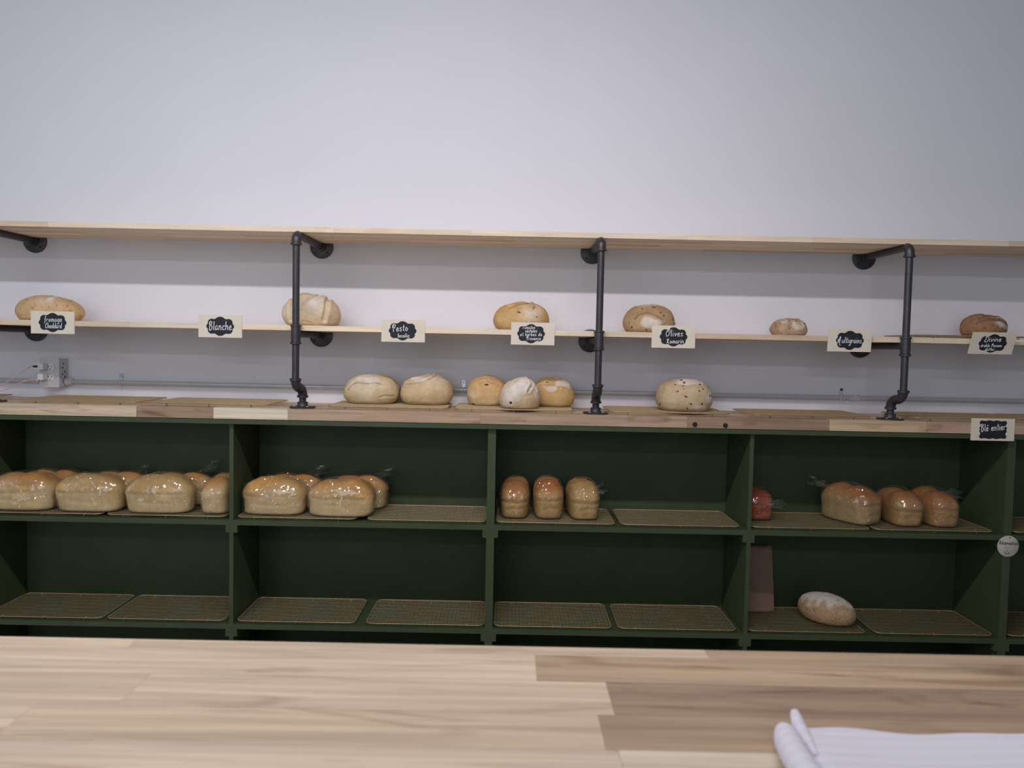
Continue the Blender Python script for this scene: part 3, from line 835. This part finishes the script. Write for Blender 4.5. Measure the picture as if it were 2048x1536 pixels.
# ------------------------------------------------------------------ bagged pan loaves
PTOP = np.array((0.57, 0.27, 0.065)); PSIDE = np.array((0.70, 0.50, 0.24))
def bag_mesh(L, w, H, seed, amp=0.0046):
    P, F = revolve(PAN, L/2, w/2, H, 3.4, 60, 150)
    S = 0.12
    def ridge(freq, sd, sharp, stretch):
        rg = np.random.RandomState(sd)
        A = rg.normal(size=(3, 3)); Q_, _ = np.linalg.qr(A)
        q = (P/S)@Q_*np.array(stretch)
        return np.maximum(0, 1-np.abs(waves(q, freq, sd, 5))*1.6)**sharp
    n = ridge(8, seed, 2.2, (1, 0.25, 1)); n2 = ridge(15, seed+3, 1.8, (1, 0.18, 1)); n3 = ridge(28, seed+5, 1.4, (1, 0.3, 1))
    mask = 0.25+0.75*sstep(waves(P/S, 5, seed+8, 5), -0.6, 0.7); mask2 = 0.15+0.85*sstep(waves(P/S, 6, seed+9, 5), -0.4, 0.8)
    D = P-np.array((0, 0, 0.4*H)); D /= np.maximum(np.linalg.norm(D, axis=1), 1e-6)[:, None]
    d = amp*(n*0.9*mask+n2*0.95*mask2+n3*0.5*mask)
    # slack film stands off the crust towards the closed end
    d += 0.0025*sstep(P[:, 0]/(L/2), 0.3, 1.0)*sstep(P[:, 2]/H, 0.5, 0.9)
    P2 = P+D*(d*sstep(P[:, 2]/H, 0.0, 0.1))[:, None]
    P2[:, 2] = np.maximum(P2[:, 2], 0.0004)
    m = bpy.data.meshes.new('bag'); m.from_pydata(P2.tolist(), [], F); m.update()
    return m
def tail_mesh(seed, ln=0.055, spread=0.038):
    """gathered, flared bag end along +x"""
    rg = random.Random(seed)
    v, f = [], []
    NT, NL = 26, 6
    ph = [rg.uniform(0, 6.28) for _ in range(4)]
    for j in range(NL+1):
        t = j/NL
        r = 0.010+(spread-0.010)*t**1.3
        for i in range(NT):
            a = 2*PI*i/NT
            k = 1+0.30*math.sin(5*a+ph[0])*t+0.22*math.sin(9*a+ph[1])*t
            v.append((ln*t*(1+0.22*math.sin(3*a+ph[2])+0.12*math.sin(7*a+ph[3])), r*k*math.cos(a), r*k*math.sin(a)*0.42))
    for j in range(NL):
        for i in range(NT):
            i2 = (i+1) % NT
            f.append((j*NT+i, j*NT+i2, (j+1)*NT+i2, (j+1)*NT+i))
    m = bpy.data.meshes.new('bag_tail'); m.from_pydata(v, [], f); m.update()
    return m
def bagged(loc, label, seed, rz=0.0, L=0.236, w=0.115, H=0.130, lobes=(2, 0.10), top=PTOP, side=PSIDE, tail=None, group='pan loaves in clear bags', brown_at=(0.28, 0.95)):
    t = empty('bagged_loaf', loc, rz)
    tag(t, label, 'bread', group)
    lo, hi = brown_at
    cr = random.Random(seed)
    zc_ = cr.uniform(0.44, 0.54)
    if abs(rz) > 0.8:      # standing end on: the crease shows on the end face
        crease = [('e', [(-0.85, zc_), (-0.2, zc_+0.02), (0.3, zc_-0.01), (0.85, zc_+0.02)], 0.10, 0.014, 0.40), ('e', [(-0.4, 0.25), (0.1, 0.31), (0.5, 0.26)], 0.09, 0.010, 0.15)]
    else:
        crease = [('f', [(-0.8, zc_), (-0.3, zc_-0.02), (0.2, zc_+0.02), (0.75, zc_)], 0.045, 0.009, 0.22), ('f', [(cr.uniform(-0.6, -0.2), 0.3), (cr.uniform(0.1, 0.5), 0.27)], 0.045, 0.008, 0.12)]
    m, P, F = bread_mesh('bread', L, w, H, seed, prof=PAN, plan=3.4, lumps=0.040, pale=side, brown=top, brown_at=(lo, hi), lobes=lobes, NR=64, NS=120,
                         grooves=crease)
    link('bread', m, MPAN, t, (0, 0, 0.0022))
    b = link('bag', bag_mesh(L+0.005, w+0.004, H+0.004, seed+50), MFILM, t)
    if tail:
        tx, tz, yaw, pitch, ln = tail
        q = link('bag_tail', tail_mesh(seed+70, ln), MFILM, b, (tx*L/2, 0, tz*H))
        q.rotation_euler = (0, -pitch, yaw)
    return t
ZB = Z1+RH
R_ = random.Random(9)
fy, by_ = -0.216, -0.081
bagged((-1.760, fy-0.002, ZB), 'front row bagged loaf cut off by the left picture edge', 101, tail=None, L=0.240, H=0.134, lobes=(2, 0.08))
bagged((-1.515, fy-0.004, ZB), 'front row bagged loaf with one smooth dome, second from the left edge', 103, L=0.238, H=0.132, lobes=(1, 0.05), top=np.array((0.58, 0.36, 0.13)))
bagged((-1.262, fy-0.006, ZB), 'front row bagged loaf with long glinting streak, third from the left edge', 105, L=0.240, H=0.134, lobes=(2, 0.06), top=np.array((0.58, 0.36, 0.13)), rz=0.04)
bagged((-1.059, -0.175, ZB), 'bagged loaf standing end on against the left side of the first thin divider', 106, rz=PI/2, L=0.205, w=0.110, H=0.128, top=np.array((0.62, 0.30, 0.08)), tail=None)
bagged((-1.727, by_, ZB), 'back row bagged loaf at the far left, behind the loaf cut by the edge', 107, L=0.226, H=0.128, lobes=(2, 0.14))
bagged((-1.487, by_, ZB), 'back row bagged loaf second from the left, behind the smooth domed loaf', 108, L=0.228, H=0.124, lobes=(2, 0.12), tail=(0.40, 0.95, 0.0, 0.18, 0.06))
bagged((-1.240, by_, ZB), 'back row bagged loaf third from the left, film tail sticking up', 109, L=0.236, H=0.126, lobes=(2, 0.12), tail=(0.45, 0.98, 0.3, 0.35, 0.07))
bagged((-0.852, fy+0.004, ZB), 'front left bagged loaf of the group right of the first thin divider', 110, L=0.234, H=0.130, lobes=(1, 0.05), top=np.array((0.60, 0.32, 0.09)))
bagged((-0.608, fy-0.006, ZB), 'front right bagged loaf of the group right of the first thin divider', 112, L=0.240, H=0.134, lobes=(2, 0.12), top=np.array((0.60, 0.29, 0.07)), rz=-0.03)
bagged((-0.818, by_, ZB), 'back left bagged loaf of the group right of the first thin divider', 113, L=0.222, H=0.128, lobes=(2, 0.08), tail=(0.35, 0.98, 0.0, 0.18, 0.075))
bagged((-0.570, by_-0.004, ZB), 'back right bagged loaf with twisted film end, right of the first thin divider', 114, L=0.220, H=0.128, lobes=(2, 0.10), top=np.array((0.58, 0.28, 0.08)), tail=(0.45, 0.97, 0.0, 0.2, 0.07))
EB = (0.42, 1.0)
bagged((0.024, -0.150, ZB), 'left of three upright bagged loaves standing end on', 121, rz=-PI/2-0.04, L=0.215, w=0.108, H=0.137, top=np.array((0.46, 0.15, 0.03)), side=np.array((0.54, 0.33, 0.11)), brown_at=EB, group='three end on bagged loaves')
bagged((0.147, -0.150, ZB), 'middle of three upright bagged loaves standing end on', 122, rz=-PI/2, L=0.215, w=0.109, H=0.140, top=np.array((0.50, 0.16, 0.03)), side=np.array((0.54, 0.33, 0.105)), brown_at=EB, group='three end on bagged loaves')
bagged((0.273, -0.152, ZB), 'right of three upright bagged loaves, film flaring out on its right', 123, rz=-PI/2+0.10, L=0.215, w=0.112, H=0.138, top=np.array((0.50, 0.25, 0.06)), side=np.array((0.56, 0.36, 0.12)), brown_at=EB, group='three end on bagged loaves', tail=(0.70, 0.72, PI/2, 0.2, 0.058))
bagged((0.931, -0.120, ZB), 'small reddish bagged loaf half hidden by the second thin divider', 124, rz=-PI/2, L=0.170, w=0.106, H=0.108, top=np.array((0.36, 0.055, 0.018)), side=np.array((0.42, 0.09, 0.03)), tail=(0.9, 0.55, PI/2, 0.05, 0.07))
DT = np.array((0.42, 0.165, 0.04)); DS = np.array((0.46, 0.26, 0.08))
bagged((1.275, -0.155, ZB), 'turned bagged loaf, leftmost of the three dark bagged loaves', 125, rz=-1.05, L=0.212, w=0.118, H=0.138, top=DT, side=np.array((0.44, 0.30, 0.13)), lobes=(2, 0.10), tail=(-0.70, 0.80, PI+1.05, 0.30, 0.075))
bagged((1.452, -0.158, ZB), 'middle of the three dark bagged loaves, crossed by a level crease', 127, rz=-PI/2, L=0.215, w=0.112, H=0.126, top=DT, side=DS)
bagged((1.580, -0.160, ZB), 'rightmost of the three dark bagged loaves, film tail on its right', 129, rz=-PI/2+0.05, L=0.215, w=0.113, H=0.130, top=DT, side=DS, tail=(0.55, 0.85, PI/2, 0.15, 0.05))

# kraft bag
kb = empty('paper_bag', (0.960, -0.075, Z2+RH))
tag(kb, 'flat brown kraft paper bag standing at the back of the lower level', 'paper bag')
v = []; f = []
NXk, NZk = 8, 14
for s_ in (-1, 1):
    for j in range(NZk+1):
        for i in range(NXk+1):
            u = i/NXk*2-1; t_ = j/NZk
            bul = 0.011*(1-u*u)**0.5*(1-0.55*t_)+0.0015
            lean = 0.05*t_
            v.append((u*0.075+0.012*t_*0, s_*bul+lean+0.0012*math.sin(9*u+5*t_), 0.0005+0.238*t_+(0.002 if s_ < 0 else 0.0)*math.sin(20*u)*(j == NZk)))
n1 = (NXk+1)*(NZk+1)
for j in range(NZk):
    for i in range(NXk):
        a = j*(NXk+1)+i
        f.append((a, a+1, a+NXk+2, a+NXk+1)); b = a+n1
        f.append((b, b+NXk+1, b+NXk+2, b+1))
for j in range(NZk):
    for i in (0, NXk):
        a = j*(NXk+1)+i
        f.append((a, a+NXk+1, a+n1+NXk+1, a+n1))
for i in range(NXk): f.append((i, i+n1, i+n1+1, i+1))
mk = bpy.data.meshes.new('bag_body'); mk.from_pydata(v, [], f); mk.update()
link('bag_body', mk, MKRAFT, kb)

# ------------------------------------------------------------------ hand lettered signs
G = {
 'a': (1.0, [[(.85,.85),(.5,1),(.1,.6),(.25,.05),(.65,.2),(.85,.9)],[(.85,.9),(.83,.25),(1.02,.02)]]),
 'b': (1.0, [[(.12,2),(.1,.9),(.12,.08)],[(.12,.55),(.5,.95),(.88,.55),(.6,.04),(.12,.1)]]),
 'c': (.9, [[(.82,.8),(.5,1),(.1,.5),(.42,.02),(.88,.2)]]),
 'd': (1.05, [[(.82,.85),(.4,.98),(.06,.5),(.38,.02),(.8,.35)],[(.9,2),(.84,.9),(.86,.2),(1.06,0)]]),
 'e': (.95, [[(.12,.48),(.55,.5),(.78,.72),(.5,1),(.12,.6),(.22,.1),(.58,0),(.95,.25)]]),
 'f': (.8, [[(.85,1.75),(.55,2),(.38,1.3),(.36,.2),(.2,-.55)],[(.05,1),(.75,1.05)]]),
 'g': (1.0, [[(.85,.9),(.45,1),(.08,.55),(.38,.05),(.8,.4)],[(.9,1),(.86,0),(.75,-.65),(.4,-.85),(.12,-.55)]]),
 'h': (1.0, [[(.12,2),(.1,1),(.1,0)],[(.1,.5),(.5,.98),(.78,.7),(.8,.12),(1.0,0)]]),
 'i': (.4, [[(.18,1),(.16,.2),(.36,0)],[(.2,1.42),(.24,1.55)]]),
 'l': (.42, [[(.2,2),(.16,1),(.18,.15),(.42,0)]]),
 'm': (1.35, [[(.1,1),(.1,0)],[(.1,.5),(.4,1),(.6,.6),(.6,0)],[(.6,.5),(.9,1),(1.12,.6),(1.14,.1),(1.32,0)]]),
 'n': (1.0, [[(.1,1),(.1,0)],[(.1,.5),(.5,1),(.78,.65),(.8,.1),(1.0,0)]]),
 'o': (1.0, [[(.5,1),(.1,.5),(.48,0),(.9,.5),(.5,1)]]),
 'r': (.75, [[(.1,1),(.12,0)],[(.12,.5),(.4,.95),(.75,.88)]]),
 's': (.8, [[(.75,.85),(.42,1),(.15,.75),(.65,.35),(.48,0),(.08,.12)]]),
 't': (.7, [[(.38,1.75),(.36,.7),(.42,.1),(.68,.05)],[(.04,1.12),(.78,1.2)]]),
 'u': (1.0, [[(.1,1),(.12,.3),(.4,0),(.75,.35),(.82,1)],[(.82,1),(.82,.2),(1.0,0)]]),
 'v': (.85, [[(.05,1),(.28,.4),(.42,0),(.6,.5),(.85,1)]]),
 'B': (1.3, [[(.12,1.25),(.2,1.85),(.6,2),(.95,1.65),(.6,1.15),(.3,1.08)],[(.3,1.85),(.28,.8),(.25,0)],[(.3,1.08),(.9,.95),(1.1,.45),(.7,-.05),(.2,-.05)]]),
 'C': (1.15, [[(1.0,1.55),(.65,1.75),(.15,1.0),(.3,.15),(.75,0),(1.1,.3)]]),
 'D': (1.5, [[(.45,1.8),(.4,.9),(.42,.2)],[(.05,.55),(.2,.05),(.7,-.2),(1.3,.3),(1.4,1.1),(1.0,1.75),(.45,1.8),(.15,1.5)]]),
 'M': (1.8, [[(.05,1.1),(.1,.5),(.1,0)],[(.1,.6),(.35,1.2),(.5,.6),(.5,0)],[(.5,.5),(.75,1.6),(1.0,2.1),(1.15,1.7),(1.0,.6),(1.02,-.2),(1.3,-.8),(1.6,-.85)]]),
 'O': (1.6, [[(.9,2.1),(.35,1.5),(.1,.6),(.4,-.1),(1.0,.2),(1.45,1.2),(1.3,2.0),(.8,1.85),(.75,1.3),(1.1,1.25)]]),
 'P': (1.2, [[(.05,1.0),(.15,1.7),(.55,2.05),(1.05,1.75),(.85,1.1),(.35,.85)],[(.4,1.9),(.4,.9),(.42,-.2)]]),
 'R': (1.3, [[(.05,1.5),(.4,1.75),(.95,1.6),(.7,1.05),(.35,.9)],[(.35,1.6),(.32,.8),(.25,0)],[(.4,.9),(.8,.4),(1.25,0)]]),
 'T': (1.2, [[(.0,1.45),(.15,1.6),(1.15,1.65)],[(.6,1.62),(.5,.8),(.45,0)]]),
 'A': (1.3, [[(.1,0),(.35,.9),(.65,1.7),(.85,.8),(1.1,0)],[(.25,.6),(.95,.7)]]),
 ' ': (.7, []),
}
G['é'] = (G['e'][0], G['e'][1]+[[(.45,1.3),(.8,1.7)]])
def cat(p, n=5):
    out = []
    for i in range(len(p)-1):
        p0 = p[max(i-1, 0)]; p1 = p[i]; p2 = p[i+1]; p3 = p[min(i+2, len(p)-1)]
        for k in range(n):
            u = k/n
            out.append(tuple(0.5*(2*p1[c]+(p2[c]-p0[c])*u+(2*p0[c]-5*p1[c]+4*p2[c]-p3[c])*u*u+(3*p1[c]-p0[c]-3*p2[c]+p3[c])*u**3) for c in (0, 1)))
    out.append(tuple(p[-1]))
    return out
def ribbon(mb, pts, hw, y):
    n = len(pts); b = len(mb.v)
    for i, p in enumerate(pts):
        q0 = pts[max(i-1, 0)]; q1 = pts[min(i+1, n-1)]
        dx, dz = q1[0]-q0[0], q1[1]-q0[1]; l = math.hypot(dx, dz) or 1
        nx, nz = -dz/l*hw, dx/l*hw
        mb.v += [(p[0]+nx, y, p[1]+nz), (p[0]-nx, y, p[1]-nz), (p[0]+nx, y+0.0005, p[1]+nz), (p[0]-nx, y+0.0005, p[1]-nz)]
    for i in range(n-1):
        a = b+4*i; c = a+4
        mb.f += [(a, a+1, c+1, c), (a+1, a+3, c+3, c+1), (a+2, a, c, c+2)]
    mb.f += [(b, b+2, b+3, b+1), (b+4*(n-1), b+4*(n-1)+1, b+4*(n-1)+3, b+4*(n-1)+2)]
def write(parent, text, cx, base, width, xh, hw, y, mat, rot=0.0, slant=0.08):
    adv = []; x = 0
    for ch in text:
        w, st = G[ch]; adv.append((x, ch)); x += w+0.22
    tot = x-0.22
    sx = width/tot
    mb = MB()
    c, s = math.cos(rot), math.sin(rot)
    for x0, ch in adv:
        for st in G[ch][1]:
            pts = []
            for (px, pz) in cat(st):
                X = (x0+px)*sx-width/2+pz*xh*slant; Zz = pz*xh
                pts.append((cx+X*c-Zz*s, base+X*s+Zz*c))
            ribbon(mb, pts, hw, y)
    return mb.obj('lettering', mat, parent)
def cloud_outline(w, h):
    circ = [(0, 0.10, 0.62, 0.40), (0, -0.10, 0.62, 0.40), (-0.30, 0.20, 0.145, 0.19), (0.30, 0.20, 0.145, 0.19), (-0.30, -0.20, 0.145, 0.19), (0.30, -0.20, 0.145, 0.19), (-0.385, 0, 0.115, 0.15), (0.385, 0, 0.115, 0.15), (0, 0, 0.40, 0.30), (0, 0.0, 0.27, 0.5)]
    circ[0] = (0, 0, 0.452, 0.425); circ[1] = (0, 0.0, 0.265, 0.50)
    out = []
    for k in range(96):
        a = 2*PI*k/96
        dx, dz = math.cos(a)*w, math.sin(a)*h
        best = 0
        for (x, z, rx, rz) in circ:
            X, Z = x*w, z*h; RX, RZ = rx*w, rz*h
            A = (dx/RX)**2+(dz/RZ)**2; B = -2*(dx*X/RX**2+dz*Z/RZ**2); C = (X/RX)**2+(Z/RZ)**2-1
            disc = B*B-4*A*C
            if disc >= 0: best = max(best, (-B+math.sqrt(disc))/(2*A))
        out.append((dx*best, dz*best))
    return out
def bracket_outline(w, h):
    pts = []
    ctrl = [(-.5, .36), (-.44, .47), (-.30, .45), (-.12, .49), (0, .45), (.12, .49), (.30, .45), (.44, .47), (.5, .36), (.455, .22), (.50, .08), (.475, 0), (.50, -.08), (.455, -.22), (.5, -.36), (.44, -.47), (.30, -.45), (.12, -.49), (0, -.45), (-.12, -.49), (-.30, -.45), (-.44, -.47), (-.5, -.36), (-.455, -.22), (-.50, -.08), (-.475, 0), (-.50, .08), (-.455, .22)]
    n = len(ctrl)
    for i in range(n):
        p0, p1, p2, p3 = ctrl[i-1], ctrl[i], ctrl[(i+1) % n], ctrl[(i+2) % n]
        for k in range(4):
            u = k/4
            pts.append(tuple((w, h)[c]*0.5*(2*p1[c]+(p2[c]-p0[c])*u+(2*p0[c]-5*p1[c]+4*p2[c]-p3[c])*u*u+(3*p1[c]-p0[c]-3*p2[c]+p3[c])*u**3) for c in (0, 1)))
    return list(reversed(pts))
def sign(x, y, z, label, lines, lab_dx=0.0, shape='cloud', w=0.152, h=0.078, tilt=0.0, rz=0.0, ry=0.0):
    """card centred on (x, z); its back rests against y"""
    t = empty('bread_sign', (x, y, z-h/2))
    t.rotation_euler = (tilt, ry, rz)
    tag(t, label, 'sign', 'cream bread signs with chalkboard stickers')
    MB().box(-w/2, w/2, -0.003, 0, 0, h).obj('card', MCARD, t)
    ol = cloud_outline(0.097, 0.067) if shape == 'cloud' else bracket_outline(0.096, 0.067)
    lb = MB().prism([(a+lab_dx, b+h/2) for a, b in ol], -0.0036, -0.0030).obj('sticker', MCHALK, t)
    for (txt, cx_, base, width, xh, hw, rot) in lines:
        write(lb, txt, cx_, h/2+base, width, xh, hw, -0.0041, MINK, rot)
    return t
YS = -0.3005
sign(-1.604, YS, 1.3055, 'cream sign lettered fromage cheddard in front of the wide speckled loaf', [('fromage', 0.002, 0.003, 0.062, 0.0095, 0.0008, 0.02), ('Cheddard', 0.003, -0.0195, 0.058, 0.0095, 0.0008, 0.0)])
sign(-1.019, YS, 1.304, 'cream sign lettered blanche on the pine shelf edge', [('Blanche', 0.000, -0.0125, 0.080, 0.0150, 0.0011, 0.02)])
sign(-0.380, YS, 1.301, 'cream sign lettered pesto basilic above the two pale loaves', [('Pesto', -0.011, -0.001, 0.055, 0.0120, 0.0010, 0.06), ('basilic', 0.002, -0.0225, 0.040, 0.0070, 0.0009, 0.03)], lab_dx=-0.002)
sign(0.073, YS, 1.300, 'cream sign with four lines lettered tomates sechees et herbes de provence', [('Tomates', -0.015, 0.0165, 0.045, 0.0066, 0.0007, 0.02), ('séchées', -0.006, 0.0045, 0.042, 0.0066, 0.0007, 0.02), ('et herbes de', -0.006, -0.008, 0.076, 0.0066, 0.0007, 0.02), ('Provence', 0.003, -0.022, 0.050, 0.0066, 0.0007, 0.02)], lab_dx=-0.006)
sign(0.565, YS, 1.299, 'cream sign lettered olives romarin in front of the scooped olive loaf', [('Olives', 0.002, 0.0025, 0.060, 0.0115, 0.0009, 0.0), ('Romarin', 0.006, -0.0225, 0.060, 0.0085, 0.0009, 0.03)])
sign(1.179, YS-0.004, 1.299, 'cream sign lettered multigrains beside the smallest loaf', [('Multigrains', -0.001, -0.009, 0.083, 0.0105, 0.0009, 0.0)], tilt=0.06, h=0.079)
sign(1.666, YS-0.012, 1.301, 'slanting cream sign lettered divine in front of the dark ridged loaf', [('Divine', -0.003, 0.007, 0.058, 0.0100, 0.0009, 0.03), ('érable Pacane', -0.003, -0.0125, 0.072, 0.0058, 0.0007, 0.02), ('dattes', -0.005, -0.0260, 0.031, 0.0055, 0.0007, 0.03)], tilt=0.34, h=0.079)
sign(1.692, -0.3105, 0.9965, 'cream sign lettered ble entier on the worktop front edge', [('Blé entier', 0.000, -0.003, 0.086, 0.0125, 0.0011, 0.09)], shape='bracket')

rt = empty('round_tag', (1.781, -0.2905, 0.541))
tag(rt, 'round cream paper tag with a smiley hanging on the right cabinet upright', 'tag')
MB().lathe([(0.0375, -0.0022), (0.038, -0.0018), (0.038, -0.0002)], (0, 0, 0.038), 'y', 44).obj('disc', MTAG, rt, True)
MB().lathe([(0.0022, -0.0026), (0.0022, -0.002)], (0.004, 0, 0.069), 'y', 12).obj('hole', MDARK, rt)
write(rt, 'Réservation', 0.000, 0.044, 0.066, 0.0070, 0.0007, -0.0028, MBLACKINK, -0.02)
sm = MB()
for st in ([(-0.011, 0.034), (-0.010, 0.031)], [(-0.002, 0.035), (-0.001, 0.0325)], [(-0.005, 0.024), (-0.004, 0.020)], [(-0.010, 0.018), (-0.008, 0.0125), (-0.003, 0.0115), (0.003, 0.0135), (0.005, 0.018)]):
    ribbon(sm, cat(st), 0.0008, -0.0028)
sm.obj('smiley', MBLACKINK, rt)

# ------------------------------------------------------------------ foreground counter
rng = random.Random(8)
CZ = 0.95
fc = empty('serving_counter', (0, -2.54, 0))
tag(fc, 'blurred butcher block serving counter in the foreground', 'counter')
BA, BB, BC, BD = (0.73, 0.565, 0.41), (0.71, 0.545, 0.39), (0.77, 0.61, 0.455), (0.67, 0.50, 0.36)
RA, RB, RC = (0.52, 0.37, 0.24), (0.40, 0.27, 0.178), (0.47, 0.33, 0.215)
rows = [(-2.210, -2.189, [(-1.4, -0.62, BA), (-0.62, -0.37, BC), (-0.37, 0.2, BB), (0.2, 1.4, RC)]),
        (-2.267, -2.210, [(-1.4, -0.49, BC), (-0.49, 0.029, BA), (0.029, 0.75, RA), (0.75, 1.4, RC)]),
        (-2.327, -2.267, [(-1.4, -0.319, BB), (-0.319, 0.091, BA), (0.091, 0.7, RB), (0.7, 1.4, RA)]),
        (-2.381, -2.327, [(-1.4, -0.384, BC), (-0.384, 0.077, BB), (0.077, 0.6, RC), (0.6, 1.4, RB)]),
        (-2.438, -2.381, [(-1.4, -0.55, BD), (-0.55, 0.086, BC), (0.086, 0.8, CREAM), (0.8, 1.4, TAN)])]
y = -2.438
while y > -2.86:
    xs = [-1.4]
    while xs[-1] < 1.0: xs.append(xs[-1]+rng.uniform(0.4, 0.8))
    xs[-1] = 1.4
    rows.append((y-0.055, y, [(a, b, rng.choice([BA, BB, BC, BD])) for a, b in zip(xs[:-1], xs[1:])]))
    y -= 0.055
for (y0, y1, ps) in rows:
    for (a, b, c) in ps:
        stave(fc, MWOOD, a, b, y0, y1, CZ-0.038, CZ, vary(rng, c, 0.04), 0, -2.54, 0)
MB().box(-1.35, 1.35, 0.29, 0.31, 0, CZ-0.038).obj('back_panel', MGREEN, fc)
MB().box(-1.35, 1.35, -0.30, -0.28, 0, CZ-0.038).obj('front_panel', MGREEN, fc)
for x in (-1.35, 1.33):
    MB().box(x, x+0.02, -0.28, 0.29, 0, CZ-0.038).obj('end_panel', MGREEN, fc)

# folded dish towel
tw = empty('dish_towel', (0.42, -2.49, CZ))
tag(tw, 'white ribbed dish towel folded on the foreground counter at the right', 'towel')
NX, NY = 90, 50
X0, X1 = -0.205, 0.26     # local
v, f = [], []
def towel_h(u, yl):
    """height of the top surface over the counter"""
    return 0.0135+0.0016*math.sin(u*13+1.0)*(0.5+0.5*math.sin(yl*30))+0.0010*math.sin(u*27+yl*18)
def edge_back(x): return 0.128+0.004*math.sin(x*30+0.5)+0.002*math.sin(x*71)-0.010*max(0, x)
for j in range(NY+1):
    for i in range(NX+1):
        s_ = i/NX
        x = X0+(X1-X0)*s_
        yb = edge_back(x); yf = -0.155
        yl = yb+(yf-yb)*(j/NY)
        hgt = towel_h(x, yl)
        # rounded hems
        e = min((yb-yl)/0.012, 1.0)
        hgt *= math.sqrt(max(0.0, 1-(1-e)**2))*0.97+0.03
        e = min((x-X0)/0.014, 1.0)
        hgt *= math.sqrt(max(0.0, 1-(1-e)**2))*0.97+0.03
        xx = x+0.13*(yb-yl)*max(0, 1-s_*3)*0.3
        v.append((xx, yl, hgt+0.0006))
for j in range(NY):
    for i in range(NX):
        a = j*(NX+1)+i
        f.append((a, a+NX+1, a+NX+2, a+1))
n0 = len(v)
v += [(p[0], p[1], 0.0004) for p in v[:n0]]
rim = [i for i in range(NX+1)] + [j*(NX+1)+NX for j in range(1, NY+1)] + [NY*(NX+1)+i for i in range(NX-1, -1, -1)] + [j*(NX+1) for j in range(NY-1, 0, -1)]
for a, b in zip(rim, rim[1:]+rim[:1]): f.append((a, b, b+n0, a+n0))
f += [tuple(reversed([k+n0 for k in q])) for q in f[:NX*NY]]
mt = bpy.data.meshes.new('cloth'); mt.from_pydata(v, [], f)
mt.polygons.foreach_set('use_smooth', [True]*len(mt.polygons)); mt.set_sharp_from_angle(angle=1.2); mt.update()
cl = link('cloth', mt, MCLOTH, tw)
# turned over corner: a fat soft roll running from the raised tip towards the viewer
pts = [(-0.201, 0.133), (-0.202, 0.130), (-0.204, 0.124), (-0.206, 0.115), (-0.209, 0.103), (-0.211, 0.085), (-0.212, 0.060), (-0.211, 0.03), (-0.205, -0.02), (-0.198, -0.09), (-0.195, -0.155)]
rad = [0.0015, 0.0045, 0.0072, 0.0090, 0.0100, 0.0104, 0.0105, 0.0105, 0.0102, 0.010, 0.0095]
rl = MB().tube([(p[0], p[1], r+0.0012) for p, r in zip(pts, rad)], rad, 18)
MB().tube([(-0.1905, 0.1405, 0.0180), (-0.1908, 0.1390, 0.0172), (-0.1915, 0.135, 0.0158), (-0.193, 0.126, 0.0142), (-0.194, 0.110, 0.0125), (-0.195, 0.085, 0.0105)], [0.0012, 0.0032, 0.0042, 0.0050, 0.0050, 0.003], 12).obj('corner_fold', MCLOTH, tw, True, 60)
rl.obj('rolled_hem', MCLOTH, tw, True, 60)
